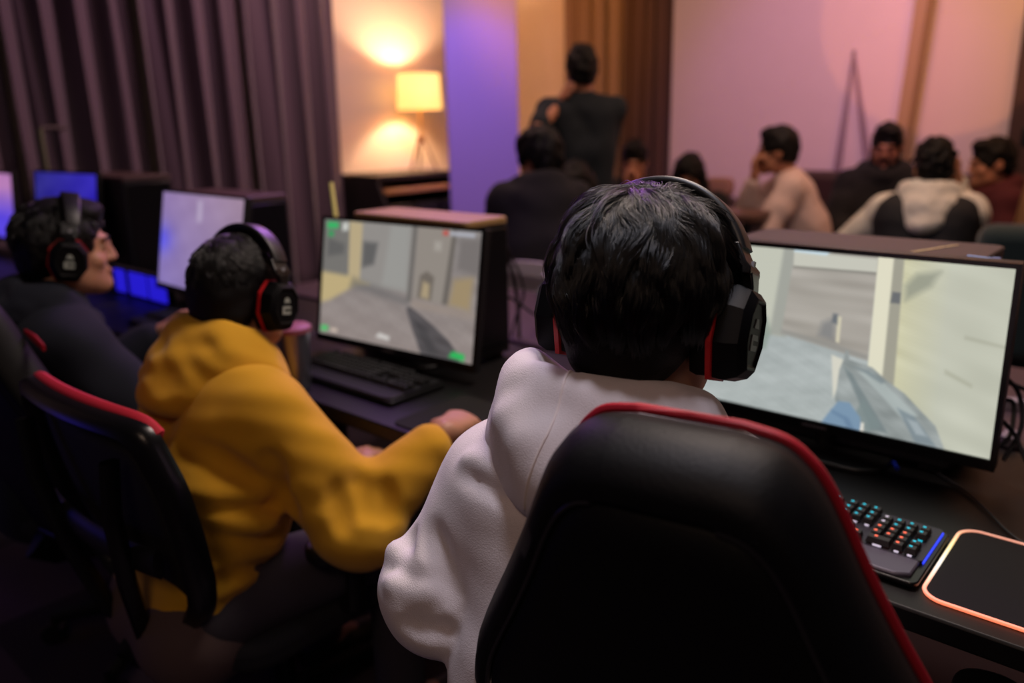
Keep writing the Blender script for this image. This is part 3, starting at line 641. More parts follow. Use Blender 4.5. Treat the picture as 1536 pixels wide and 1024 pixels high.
def alley(u, v):
    n1, n2, n3, n4 = noise2(1, 3, 5), noise2(2, 14, 18), noise2(3, 2, 22), noise2(4, 40, 9)
    g = np.array([164, 173, 176.]) + (1 - v[..., None]) * V(6, 6, 4); img = g * V(1.01, 1, .985) + n1(u, v) * 4 + noise2(5, 9, 7)(u, v) * 3 + noise2(6, 26, 16)(u, v) * 2
    img = paint(img, inpoly(u, v, [(-.1, .53), (.37, .48), (.37, 1.1), (-.1, 1.1)]), V(192, 194, 180)); img = paint(img, inpoly(u, v, [(.33, .48), (.385, .48), (.41, 1.1), (.375, 1.1)], .012), V(160, 162, 154))
    bw = inpoly(u, v, [(.37, .50), (.52, .455), (.645, .42), (.655, 1.02), (.405, 1.02)]); img = img * (1 - bw) + bw * (V(166, 161, 153) + n3(u, v) * 7 + n1(u, v) * 3)
    img = paint(img, inpoly(u, v, [(.40, .905), (.65, .915), (.65, .985), (.40, .99)], .004), V(196, 196, 184)); img = paint(img, inpoly(u, v, [(.40, .892), (.65, .90), (.65, .915), (.40, .905)], .004), V(140, 138, 130)); img = paint(img, inpoly(u, v, [(.40, .985), (.5, .98), (.55, 1.05), (.4, 1.05)], .006), V(196, 216, 226))
    img = paint(img, inpoly(u, v, [(.37, .5), (.52, .46), (.645, .425), (.645, .45), (.52, .49), (.37, .525)], .012), V(138, 138, 134), .7)
    img = paint(img, inpoly(u, v, [(.49, .52), (.54, .5), (.54, .64), (.50, .6)], .02), V(120, 122, 124), .7); img = paint(img, inpoly(u, v, [(.545, .50), (.556, .495), (.558, .645), (.546, .65)], .004), V(206, 200, 176))
    img = paint(img, inpoly(u, v, [(.53, .61), (.546, .6), (.546, .66), (.532, .66)], .008), V(92, 100, 108), .8)
    img = paint(img, inpoly(u, v, [(.645, .30), (.70, .27), (.697, 1.1), (.652, 1.1)], .004), V(222, 219, 196)); img = paint(img, inpoly(u, v, [(.69, .28), (.735, .27), (.728, 1.1), (.695, 1.1)], .006), V(158, 156, 142)); img = paint(img, inpoly(u, v, [(.695, .76), (.722, .76), (.722, .82), (.698, .82)], .006), V(104, 108, 110))
    rw = inpoly(u, v, [(.725, .26), (.74, .2), (1.1, -.4), (1.1, 1.1), (.722, 1.1)], .006); k = np.clip((u[..., None] - .73) / .12, 0, 1)
    wall = (V(202, 200, 168) * (1 - k) + V(192, 194, 178) * k) + n3(u * .8 + v * .3, v * .8 + u * .4) * (5 - 4 * k) + noise2(8, 2.5, 4)(u, v) * 4
    img = img * (1 - rw) + rw * wall; img = paint(img, inpoly(u, v, [(.735, .78), (.80, .87), (.82, .95), (.76, .93), (.73, .86)], .02), V(138, 142, 128), .75); img = paint(img, inpoly(u, v, [(.9, .62), (1., .60), (1., .61), (.9, .635)], .012), V(150, 150, 132), .5); img = paint(img, inpoly(u, v, [(.86, .42), (.93, .37), (.93, .385), (.86, .44)], .012), V(150, 150, 130), .5)
    img = paint(img, inpoly(u, v, [(.27, .40), (.318, .385), (.335, .5), (.32, .585), (.285, .57)], .015), V(136, 150, 140), .8)
    img = paint(img, inpoly(u, v, [(.535, .42), (.575, .40), (.575, .30), (.548, .16)], .006), V(212, 210, 196))
    gun = inpoly(u, v, [(.555, .15), (.562, .34), (.572, .40), (.578, .46), (.586, .455), (.59, .41), (.62, .40), (.66, .385), (.70, .33), (.757, .27), (.80, .20), (.85, .12), (.885, -.02), (.60, -.02), (.585, .08)], .005)
    img = img * (1 - gun) + gun * (V(148, 155, 154) + noise2(11, 10, 4)(u + v * .4, v) * 9 + n2(u, v) * 4)
    for P, c in (([(.575, .36), (.60, .33), (.72, .02), (.67, .02)], (112, 124, 126)), ([(.62, .35), (.66, .36), (.80, .16), (.76, .12)], (176, 186, 184)), ([(.74, .18), (.79, .15), (.86, .0), (.80, .0)], (118, 132, 140)), ([(.77, .13), (.80, .12), (.83, .05), (.80, .05)], (170, 180, 184)), ([(.64, .2), (.70, .05), (.66, .0), (.62, .1)], (124, 138, 138)), ([(.60, .37), (.65, .365), (.70, .32), (.69, .30), (.64, .345)], (120, 132, 136))): img = paint(img, inpoly(u, v, P, .008), V(*c), .75)
    img = paint(img, inpoly(u, v, [(.51, -.02), (.535, .06), (.565, .15), (.60, .155), (.635, .08), (.645, -.02)], .006), V(122, 148, 172)); img = paint(img, inpoly(u, v, [(.545, .09), (.60, .06), (.62, .0), (.60, .0), (.585, .045), (.55, .07)], .01), V(98, 124, 152), .7)
    img = paint(img, inpoly(u, v, [(.637, -.01), (.648, -.01), (.648, .05), (.64, .05)], .004), V(224, 220, 208)); img = paint(img, inpoly(u, v, [(.03, .02), (.09, .01), (.09, .035), (.03, .045)], .008), V(150, 220, 170), .8)
    return img
def courtyard(u, v):
    n1, n2 = noise2(21, 3, 4), noise2(22, 12, 14); img = V(150, 144, 142) + (1 - v[..., None]) * V(10, 4, 2) + n1(u, v) * 4 + n2(u, v) * 2
    img = paint(img, inpoly(u, v, [(-.1, .47), (.6, .47), (.62, 1.1), (-.1, 1.1)], .02), V(158, 154, 150)); img = paint(img, inpoly(u, v, [(-.1, .5), (.19, .52), (.18, 1.1), (-.1, 1.1)], .015), V(128, 126, 122)); img = paint(img, inpoly(u, v, [(.19, .5), (.27, .5), (.27, .99), (.18, 1.)], .012), V(200, 182, 144)); img = paint(img, inpoly(u, v, [(.03, .68), (.15, .72), (.15, .8), (.03, .84)], .02), V(96, 96, 96), .7)
    img = paint(img, inpoly(u, v, [(.28, .62), (.36, .66), (.38, .84), (.28, .84)], .02), V(100, 100, 100), .9); img = paint(img, inpoly(u, v, [(.42, .5), (.58, .48), (.58, 1.), (.46, 1.)], .03), V(168, 168, 164), .8)
    img = paint(img, inpoly(u, v, [(.585, .40), (.615, .40), (.63, 1.1), (.60, 1.1)], .012), V(120, 116, 112)); img = paint(img, inpoly(u, v, [(.62, .44), (.83, .42), (.85, 1.1), (.63, 1.1)], .012), V(158, 150, 142)); img = paint(img, inpoly(u, v, [(.80, .42), (.835, .42), (.86, 1.), (.835, 1.)], .012), V(116, 110, 104))
    img = paint(img, inpoly(u, v, [(.65, .44), (.735, .43), (.745, .62), (.70, .66), (.66, .62)], .012), V(122, 114, 106)); img = paint(img, inpoly(u, v, [(.67, .45), (.72, .44), (.72, .56), (.68, .58)], .015), V(184, 166, 134)); img = paint(img, inpoly(u, v, [(.735, .83), (.775, .83), (.775, .9), (.735, .9)], .02), V(190, 184, 176), .7)
    img = paint(img, inpoly(u, v, [(.84, .42), (.96, .40), (.97, .66), (.86, .62)], .03), V(172, 152, 118)); img = paint(img, inpoly(u, v, [(.87, .7), (1., .66), (1., .95), (.88, .93)], .03), V(130, 124, 122)); img = paint(img, inpoly(u, v, [(-.1, .22), (.06, .30), (.24, .46), (.34, .49), (.2, .535), (-.1, .55)], .02), V(206, 186, 138))
    img = paint(img, inpoly(u, v, [(.2, .44), (.6, .36), (.6, .42), (.22, .53)], .03), V(112, 110, 110), .6); img = paint(img, inpoly(u, v, [(.62, .36), (.96, .34), (1.0, .38), (.62, .42)], .03), V(168, 152, 140), .7)
    gun = inpoly(u, v, [(.585, .34), (.61, .36), (.65, .33), (.76, .24), (.86, .14), (.92, .04), (.93, -.02), (.70, -.02), (.66, .1), (.62, .22)], .008); img = img * (1 - gun) + gun * (V(94, 90, 92) + noise2(23, 9, 5)(u + v, v) * 7); img = paint(img, inpoly(u, v, [(.63, .28), (.72, .2), (.80, .02), (.74, .02), (.68, .14)], .015), V(74, 72, 74), .7)
    for P, c in (([(.02, .92), (.10, .93), (.10, .98), (.02, .98)], (60, 196, 110)), ([(.03, .85), (.07, .86), (.07, .9), (.03, .9)], (60, 170, 100)), ([(.13, .91), (.17, .92), (.17, .99), (.13, .98)], (220, 222, 216)), ([(.78, .955), (.81, .955), (.81, .985), (.78, .985)], (214, 84, 76)), ([(.82, .955), (.96, .955), (.96, .985), (.82, .985)], (190, 192, 204)), ([(.01, .02), (.06, .03), (.06, .075), (.01, .07)], (90, 210, 120)), ([(.08, .03), (.13, .03), (.13, .06), (.08, .06)], (226, 206, 190)), ([(.40, .06), (.49, .05), (.49, .085), (.42, .1)], (226, 222, 218)), ([(.86, .02), (.95, .01), (.95, .06), (.88, .07)], (50, 200, 100))): img = paint(img, inpoly(u, v, P, .012), V(*c))
    return img
def lilac(u, v):
    k = u[..., None]; w = v[..., None]; img = V(150, 128, 190) * (1 - k) + V(166, 142, 172) * k + (w - .5) * V(16, 10, -4); img = paint(img, np.exp(-((k) / .16) ** 2 - ((w - .48) / .16) ** 2), V(100, 96, 255), .9)
    img = paint(img, inpoly(u, v, [(.46, .72), (.52, .72), (.52, .95), (.46, .95)], .02), V(196, 180, 210), .8); return img + noise2(31, 3, 3)(u, v) * 3
def deepblue(u, v):
    k = u[..., None]; w = v[..., None]; return V(48, 44, 150) * (1 - k) + V(54, 40, 205) * k + (w - .5) * V(14, 18, 10) + noise2(41, 2, 2)(u, v) * 4
def pinkblue(u, v):
    w = np.clip((v[..., None] - .3) / .5, 0, 1); return V(90, 70, 230) * (1 - w) + V(190, 130, 190) * w + noise2(51, 2, 2)(u, v) * 3
def monitor(label, c, tilt, yaw, img, strength, nu, nv, w=.597, h=.336, mark=True):
    c = V(*c); t = thing('monitor', label, 'monitor', (c[0], c[1], DZ), yaw, 'gaming monitors along the desks'); z = c[2] - DZ; R = rotx(-tilt)
    # rotx(-tilt): top leans away (+Y) for tilt > 0
    hd = bpy.data.objects.new('tilting_head', None)
    bez = .009; rings = G(); W2, H2 = w / 2 + bez, h / 2 + bez
    pre = G().box((0, .011, -.006), (2 * W2, .02, 2 * H2 + .012)); g = G(); g.v = [tuple(R @ V(*p) + V(0, 0, z)) for p in pre.v]; g.f = pre.f; part(t, 'housing', g, BLK, bevel=.003)
    fr = G()
    for cx, cz, sx, sz in ((0, h / 2 + bez / 2, 2 * W2, bez), (0, -h / 2 - bez / 2 - .006, 2 * W2, bez + .012), (-w / 2 - bez / 2, 0, bez, h), (w / 2 + bez / 2, 0, bez, h)): fr.box((cx, -.002, cz), (sx, .006, sz))
    g = G(); g.v = [tuple(R @ V(*p) + V(0, 0, z)) for p in fr.v]; g.f = fr.f; b = part(t, 'bezel', g, BLKG)
    if mark:
        mk = G(); x = -.026
        for wd in (.003, .006, .0055, .006, .005, .006, .003): mk.box((x + wd / 2, -.0052, -h / 2 - bez / 2 - .006), (wd, .0008, .006)); x += wd + .0022
        g = G(); g.v = [tuple(R @ V(*p) + V(0, 0, z)) for p in mk.v]; g.f = mk.f; lg = part(b, 'maker_mark', g, mat('grey_print', (92, 90, 96), .5)); lg['label'] = 'small grey maker mark'
    o = screen_obj(t, 'screen', img, w, h, screen_mat('screen_' + img.__name__, strength), nu, nv, -.0005)
    co = np.empty(nu * nv * 3, np.float32); o.data.vertices.foreach_get('co', co); P = co.reshape(-1, 3) @ R.T + V(0, 0, z); o.data.vertices.foreach_set('co', P.astype(np.float32).ravel()); o.data.update()
    pre = G().lathe([(.001, 0), (.09, 0), (.085, .03), (.05, .04), (.001, .04)], 28, R=rotx(-PI / 2)); g = G(); g.v = [tuple(R @ (V(*p) * V(1.6, .7, 1) + V(0, .02, 0)) + V(0, 0, z)) for p in pre.v]; g.f = pre.f; part(t, 'rear_bulge', g, BLK)
    part(t, 'stand_column', G().tube([(0, .085, .012), (0, .075, z * .5), (0, .05, z)], [.024, .022, .022], 12, flat=(1, 1.4)), BLK)
    part(t, 'stand_base', G().prism(rrect(.26, .19, .06), 0, .012, c=(0, .07, 0)), BLK, bevel=.003); return t
monitor('big near monitor showing a sandy alley and a rifle', (-.517, 1.473, .994), -.074, .005, alley, 1.0, 440, 248)
monitor('monitor showing a grey courtyard, in front of the player in yellow', (-1.661, 1.404, .97), .166, .067, courtyard, .8, 300, 170)
monitor('monitor with a pale mauve screen, in front of the player in navy', (-2.658, 1.373, 1.009), .196, -.035, lilac, .85, 60, 34)
monitor('monitor with a plain dark blue screen, behind the head of the player in navy', (-3.958, 1.428, 1.046), .123, .07, deepblue, .7, 40, 24)
pm = at(9, 255, Y=1.5); monitor('monitor with a pink to blue screen at the left end of the row', (at(19, 300, Y=1.45)[0] - .30, 1.45, 1.02), .1, 0, pinkblue, .9, 40, 24)

def tower(label, x0, x1, y0, y1, zt, topm=None, lit=None):
    w, d, hh = x1 - x0, y1 - y0, zt - DZ; t = thing('computer_tower', label, 'computer tower', ((x0 + x1) / 2, (y0 + y1) / 2, DZ), 0, 'computer towers behind the monitors')
    part(t, 'case', G().prism(rrect(w, d, .012), .015, hh - .02), BLK, bevel=.003)
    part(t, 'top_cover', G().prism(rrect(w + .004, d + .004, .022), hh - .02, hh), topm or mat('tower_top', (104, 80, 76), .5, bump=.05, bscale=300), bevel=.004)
    sp = part(t, 'side_panel', G().box((w / 2 + .003, 0, hh / 2), (.006, d - .03, hh - .06)), BLKG if lit is None else lit, bevel=.002)
    for k in range(4): part(t, 'foot', G().box(((k % 2 - .5) * (w - .08), (k // 2 - .5) * (d - .06), .0075), (.04, .03, .015)), BLKM)
    pt = G()
    for k in range(5): pt.box((w / 2 + .0075, -.04 + .018 * k, .05), (.004, .011, .007))
    part(t, 'ports', pt, METAL)
    return t, hh, w, d
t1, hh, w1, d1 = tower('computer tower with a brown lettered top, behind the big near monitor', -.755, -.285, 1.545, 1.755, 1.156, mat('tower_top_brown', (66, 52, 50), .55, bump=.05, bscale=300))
mk = G(); x = 0
for k, l in enumerate((.012, .008, .010, .006, .012, .009, .007, .011, .006, .009)):
    q = V(.115, -.085, 0) + V(.33, 1, 0) * .0150 * k; mk.box((q[0], q[1], hh + .0006), (.009 + l * .6, .007, .0012), rotz(1.2 - .2 * (k % 2)))
lg = part(t1, 'top_lettering', mk, mat('pale_print', (196, 176, 128), .5)); lg['label'] = 'short pale yellow lettering'
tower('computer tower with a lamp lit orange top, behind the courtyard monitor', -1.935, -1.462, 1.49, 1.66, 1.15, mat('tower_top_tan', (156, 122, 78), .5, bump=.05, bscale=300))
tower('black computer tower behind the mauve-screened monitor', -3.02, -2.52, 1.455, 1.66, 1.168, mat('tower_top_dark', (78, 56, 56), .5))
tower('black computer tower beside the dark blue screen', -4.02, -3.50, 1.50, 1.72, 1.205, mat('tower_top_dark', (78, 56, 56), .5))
ap = at(497, 322, Y=1.50); aq = at(489, 274, Y=1.50)
an = thing('antenna', 'pale yellow upright aerial at the left corner of the courtyard monitor', 'antenna', (ap[0], 1.52, DZ))
part(an, 'foot', G().lathe([(.001, 0), (.035, 0), (.03, .02), (.001, .02)], 20), BLK); part(an, 'stem', G().tube([(0, 0, .02), (0, 0, ap[2] - DZ - .05)], .004, 8), BLK)
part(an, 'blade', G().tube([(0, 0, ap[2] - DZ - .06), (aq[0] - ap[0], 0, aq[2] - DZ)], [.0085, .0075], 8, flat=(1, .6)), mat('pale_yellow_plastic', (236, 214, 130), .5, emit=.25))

# ------------------------------------------------------------------ keyboards, mice, mats
def led(name, rgb, e): return mat(name, rgb, .4, emit=e)
CY, RD, WH, BL = led('led_cyan', (30, 190, 215), .9), led('led_red', (255, 110, 80), 1.1), led('led_white', (215, 205, 225), .8), led('led_blue', (50, 70, 255), 1.2)
KX1, KY0, KY1 = -.2285, 1.112, 1.299
def keyboard(label, x1, y0, lit=True):
    w, d = .452, .187; t = thing('keyboard', label, 'keyboard', (x1 - w / 2, y0 + d / 2, DZ), 0, 'gaming keyboards on the desks')
    part(t, 'tray', G().prism(rrect(w, d, .012), .004, .012), BLKG, bevel=.002)
    part(t, 'top_plate', G().prism(rrect(w - .018, d - .066, .006), .012, .018, c=(0, .026, 0)), mat('plate_grey', (62, 58, 70), .35, metal=.6) if lit else BLK)
    part(t, 'wrist_rest', G().prism([(-w / 2 + .012, -d / 2 + .014), (-w / 2 + .03, -d / 2 + .004), (w / 2 - .034, -d / 2 + .004), (w / 2 - .012, -d / 2 + .016), (w / 2 - .012, -d / 2 + .064), (-w / 2 + .012, -d / 2 + .064)], .006, .0175), mat('wrist_grey', (96, 92, 108), .4, metal=.35) if lit else mat('wrist_black', (22, 20, 26), .6), bevel=.003)
    U_ = .0186; rows = []; y = d / 2 - .018
    blocks = [([1] * 13, 0), ([1] * 13 + [2], 1), ([1.5] + [1] * 12 + [1.5], 2), ([1.75] + [1] * 11 + [2.25], 3), ([2.25] + [1] * 10 + [2.75], 4), ([1.25, 1.25, 1.25, 6.25, 1.25, 1.25, 1.25, 1.25], 5)]
    keys = []
    xL = -w / 2 + .014
    for ks, r in blocks:
        x = xL; yy = d / 2 - .02 - r * U_ - (0 if r == 0 else .002)
        if r == 0: x0_ = [0, 2, 3, 4, 5, 6.5, 7.5, 8.5, 9.5, 11, 12, 13, 14]; keys += [(xL + (q + .5) * U_, yy, 1, 'm') for q in x0_]
        else:
            for k in ks: keys.append((x + k * U_ / 2, yy, k, 'm')); x += k * U_
    xn = xL + 15.3 * U_
    for r, n in ((0, 3), (1, 3), (2, 3)): keys += [(xn + (i + .5) * U_, d / 2 - .02 - r * U_ - (0 if r == 0 else .002), 1, 'n') for i in range(3)]
    keys += [(xn + 1.5 * U_, d / 2 - .022 - 4 * U_, 1, 'a')] + [(xn + (i + .5) * U_, d / 2 - .022 - 5 * U_, 1, 'a') for i in range(3)]
    xp = xn + 3.25 * U_
    for r in (1, 2, 3, 4): keys += [(xp + (i + .5) * U_, d / 2 - .022 - r * U_, 1, 'p') for i in range(4 if r in (1, 2, 4) else 3)]
    keys += [(xp + U_, d / 2 - .022 - 5 * U_, 2, 'p'), (xp + 2.5 * U_, d / 2 - .022 - 5 * U_, 1, 'p'), (xp + 3.5 * U_, d / 2 - .022 - 5 * U_, 1, 'p')]
    caps, sets = [], {CY: G(), RD: G(), WH: G()}
    ckey, glow = G(), {CY: G(), RD: G(), WH: G()}
    for x, yy, k, z in keys:
        hw, hd = k * U_ / 2 - .0012, U_ / 2 - .0012; tw, td = hw - .0022, hd - .0026; z0, z1 = .0205, .0295
        ckey.add([(x - hw, yy - hd, z0), (x + hw, yy - hd, z0), (x + hw, yy + hd, z0), (x - hw, yy + hd, z0), (x - tw, yy - td + .001, z1 - .0005), (x + tw, yy - td + .001, z1 - .0005), (x + tw, yy + td + .001, z1), (x - tw, yy + td + .001, z1)], [(3, 2, 1, 0), (4, 5, 6, 7), (0, 1, 5, 4), (1, 2, 6, 5), (2, 3, 7, 6), (3, 0, 4, 7)])
        rel = (xp + 2 * U_ - x) / U_; row = (d / 2 - .022 - yy) / U_
        c = CY if z in 'nm' else RD if z == 'a' else (RD if (row > 2.5 and x < xp + 3 * U_) else CY if row < 2.5 and (x > xp + U_) else WH if row < 2.5 else CY)
        glow[c].box((x - tw * .3, yy + td * .35, z1 + .0003), (.0042, .0032, .0006))
        sets[WH if row > 4.5 or z == 'n' else c].box((x, yy - hd + .0002, .0192), (min(k, 2) * .006, .003, .0022))
    part(t, 'keys', ckey, mat('keycap_black', (16, 15, 17), .5), smooth=False)
    if not lit: return t
    for c, nm in ((CY, 'cyan'), (RD, 'red'), (WH, 'white')):
        if glow[c].v: p = part(t, 'key_legends', glow[c], c, smooth=False); p['label'] = nm + ' lit key legends'
        if sets[c].v: p = part(t, 'key_lights', sets[c], c, smooth=False); p['label'] = nm + ' lights between the keys'
    p = part(t, 'edge_light', G().box((w / 2 - .0095, .026, .0135), (.004, d - .075, .004)), BL); p['label'] = 'blue glowing strip along the right edge'
    return t
keyboard('black backlit keyboard with cyan and red keys beside the glowing mouse mat', KX1, KY0)
kb2 = keyboard('dim black keyboard under the courtyard monitor', -1.40, 1.15, False)
kb3 = keyboard('dim keyboard on the desk of the player in navy', -2.34, 1.14, False)
def mouse_mat(label, c, w, d, r=.03, glow=None):
    t = thing('mouse_mat', label, 'mouse mat', (c[0], c[1], DZ)); part(t, 'pad', G().prism(rrect(w - .004, d - .004, r), .0, .004), mat('mat_cloth', (8, 8, 11), .9, bump=.2, bscale=900))
    if glow:
        P = rrect(w, d, r, 8); n = len(P); o = part(t, 'light_rim', G().tube([(x, y, .0035) for x, y in P], .0028, 8, closed=True), glow); o['label'] = 'glowing white to orange rim'
    return t
gm = bpy.data.materials.new('rim_glow'); gm.use_nodes = True; nt = gm.node_tree; b = nt.nodes['Principled BSDF']; tc = nt.nodes.new('ShaderNodeTexCoord'); sx = nt.nodes.new('ShaderNodeSeparateXYZ'); cr = nt.nodes.new('ShaderNodeValToRGB'); mr = nt.nodes.new('ShaderNodeMapRange')
nt.links.new(tc.outputs['Generated'], sx.inputs[0]); nt.links.new(sx.outputs['Y'], cr.inputs[0]); el = cr.color_ramp.elements
el[0].position = .0; el[0].color = list(s2l((255, 120, 80))) + [1]; el[1].position = 1.; el[1].color = list(s2l((190, 110, 90))) + [1]
for p, c in ((.06, (255, 130, 90)), (.22, (255, 190, 160)), (.42, (245, 240, 225)), (.66, (250, 225, 150)), (.9, (225, 150, 110))): e = el.new(p); e.color = list(s2l(c)) + [1]
nt.links.new(cr.outputs[0], b.inputs['Emission Color']); b.inputs['Emission Strength'].default_value = 1.3; b.inputs['Base Color'].default_value = (.6, .5, .45, 1)
mouse_mat('black mouse mat with a glowing orange and white rim, right of the backlit keyboard', (-.222 + .19, 1.103 + .123), .38, .246, .03, gm)
mouse_mat('plain dark mouse mat under the hand of the player in yellow', (-1.17, 1.20), .30, .24, .02)
def mouse(label, loc, rz=0):
    t = thing('computer_mouse', label, 'mouse', loc, rz); fd = Field((-.06, -.09, -.02), (.06, .09, .06), .004); fd.ell((0, 0, .008), (.033, .062, .030), None, 0); fd.cut((0, 0, .0), (0, 0, -1), .003)
    field_obj('shell', fd, BLK, (0, 0, 0), t); part(t, 'scroll_wheel', G().tube([(-.004, .03, .034), (.004, .03, .034)], .008, 14), METAL); return t
# ------------------------------------------------------------------ small things and cables
tu = at(441, 592, Z=DZ + .0); tu = V(-1.705, 1.10, DZ)
tm = thing('tumbler', 'steel tumbler with a mauve lid, beside the face of the player in yellow', 'tumbler', tu)
part(tm, 'cup', G().lathe([(.001, 0), (.033, 0), (.036, .01), (.043, .15), (.001, .15)], 28), mat('brushed_steel', (150, 150, 165), .28, metal=.9)); part(tm, 'lid', G().lathe([(.001, .15), (.047, .15), (.048, .162), (.04, .168), (.001, .168)], 28), mat('lid_mauve', (150, 84, 104), .5))
def cable(label, pts, r=.0035, m=None, group=None): return single('cable', G().tube(catmull(pts, 10), r, 8), m or BLKM, label, 'cable', group=group)
A = lambda x, y, Y: tuple(at(x, y, Y=Y))
cable('black cable looping down from the tower behind the courtyard monitor', [A(735, 335, 1.60), A(752, 352, 1.70), A(765, 395, 1.80), A(776, 450, 1.84), A(780, 520, 1.82), A(790, 600, 1.80)], .006, group='black cables behind the courtyard monitor')
cable('thin black cable crossing the white chair towards the headset', [A(752, 440, 1.72), A(775, 452, 1.78), A(800, 470, 1.82), A(835, 490, 1.86), A(870, 560, 1.86)], .004, group='black cables behind the courtyard monitor')
cable('black cable hanging closest to the white chair back', [A(748, 350, 1.66), A(768, 385, 1.80), A(783, 420, 1.84), A(785, 445, 1.84), A(770, 490, 1.82), A(760, 560, 1.8)], .004, group='black cables behind the courtyard monitor')
for k, (p, l) in enumerate((([(1503, 560, 1.62), (1528, 590, 1.66), (1532, 640, 1.64), (1505, 690, 1.60)], 'black cable bowing out beside the right edge of the near monitor'), ([(1500, 600, 1.62), (1520, 605, 1.64), (1516, 650, 1.62), (1500, 668, 1.6)], 'black cable looping close to the right edge of the near monitor'), ([(1502, 570, 1.66), (1540, 585, 1.68), (1590, 610, 1.7)], 'black cable running off to the right from the near monitor'), ([(1500, 628, 1.6), (1522, 652, 1.62), (1545, 700, 1.6), (1590, 740, 1.58)], 'black cable dropping to the desk right of the near monitor'))):
    cable(l, [tuple(at(x, y, Y=Y)) for x, y, Y in p], .0042, mat('cable_grey', (30, 30, 36), .4), 'black cables beside the near monitor')
def on_desk(px): return [tuple(at(x, y, Z=DZ + .004)) for x, y in px]
cable('thin black mouse cable lying across the desk behind the glowing mat', on_desk([(1362, 672), (1400, 705), (1450, 738), (1480, 765), (1515, 800), (1560, 830)]), .0022, mat('cable_grey', (30, 30, 36), .4))
cable('short blue cable lying on the desk under the near monitor', on_desk([(1326, 672), (1337, 688), (1346, 702)]), .0042, mat('cable_blue', (24, 44, 170), .4))
single('usb_plug', G().box((0, 0, 0), (.012, .016, .008)).tube([(-.045, .01, 0), (-.006, 0, 0)], .0035, 8), mat('plug_blue', (110, 140, 190), .4, metal=.4), 'small pale blue plug at the corner of the brown-topped tower', 'plug', tuple(at(1494, 390, Y=1.52)))
mw = thing('white_mouse', 'white computer mouse on the desk before the dark blue screen', 'mouse', tuple(at(193, 376, Z=DZ + .06)), .6)
fd = Field((-.09, -.12, -.03), (.09, .12, .08), .006); fd.ell((0, 0, .0), (.05, .085, .045), None, 0); fd.cut((0, 0, 0), (0, 0, -1), .003); mw.location[2] = DZ; field_obj('shell', fd, mat('white_plastic', (214, 210, 214), .4), (0, 0, 0), mw)
part(mw, 'scroll_wheel', G().tube([(-.004, .04, .038), (.004, .04, .038)], .008, 12), METAL)
# the long table behind the desks
lt = thing('long_table', 'long dark brown table behind the computer towers, under their trailing cables', 'table', (-.95, 2.09, 0)); part(lt, 'tabletop', G().prism(rrect(3.9, .60, .02), .715, .75), mat('table_mauve', (66, 50, 58), .5, var=.1, vscale=4), bevel=.004)
for sx in (-1, 1):
    for sy in (-1, 1): part(lt, 'leg', G().box((sx * 1.85, sy * .25, .3575), (.06, .06, .715)), BLK, bevel=.003)
part(lt, 'apron', G().box((0, -.26, .66), (3.6, .02, .10)), BLK)
bt = thing('water_bottle', 'small pale green plastic bottle on the long table, right of the courtyard monitor', 'bottle', (-1.52, 1.90, .75)); GLB = mat('pale_green_plastic', (140, 160, 140), .25, spec=.6)
part(bt, 'body', G().lathe([(.001, 0), (.03, 0), (.033, .01), (.033, .12), (.028, .145), (.013, .17), (.013, .18), (.001, .18)], 24), GLB); part(bt, 'cap', G().lathe([(.001, .178), (.015, .178), (.015, .195), (.001, .195)], 18), mat('cap_white', (200, 196, 200), .5))
for k, (px, l) in enumerate((((1519, 603), 'white cable plug lying on the long table right of the near monitor'), ((1516, 655), 'pale grey cable adapter on the long table near the screen corner'))):
    q = at(px[0], px[1], Z=.766); t = thing('cable_adapter', l, 'adapter', (q[0], q[1], .75), .5 + k); part(t, 'body', G().prism(rrect(.05, .03, .008), 0, .024), mat('pale_plastic', (150, 142, 152), .5), bevel=.003); part(t, 'lead', G().tube([(.025, 0, .012), (.06, .01, .008), (.1, .03, .006)], .004, 8), mat('pale_plastic', (150, 142, 152), .5))
# blue light bar on the far desk
b0, b1 = at(172, 459, Y=1.36), at(250, 459, Y=1.36)
rk = thing('light_bar', 'low black light bar with blue glowing panels, left of the mauve-screened monitor', 'light bar', ((b0[0] + b1[0]) / 2, 1.36, DZ)); w_ = b1[0] - b0[0]
part(rk, 'shell', G().box((0, .02, .055), (w_ + .02, .03, .11)), BLKM, bevel=.003)
for k, (a, b) in enumerate(((175, 188), (195, 219), (223, 247))):
    xa_, xb_ = at(a, 430, Y=1.36)[0] - rk.location[0], at(b, 430, Y=1.36)[0] - rk.location[0]; part(rk, 'lit_panel', G().box(((xa_ + xb_) / 2, .002, .055), (xb_ - xa_, .008, .092)), mat('blue_panel', (40, 30, 220), .4, emit=.8), bevel=.002)
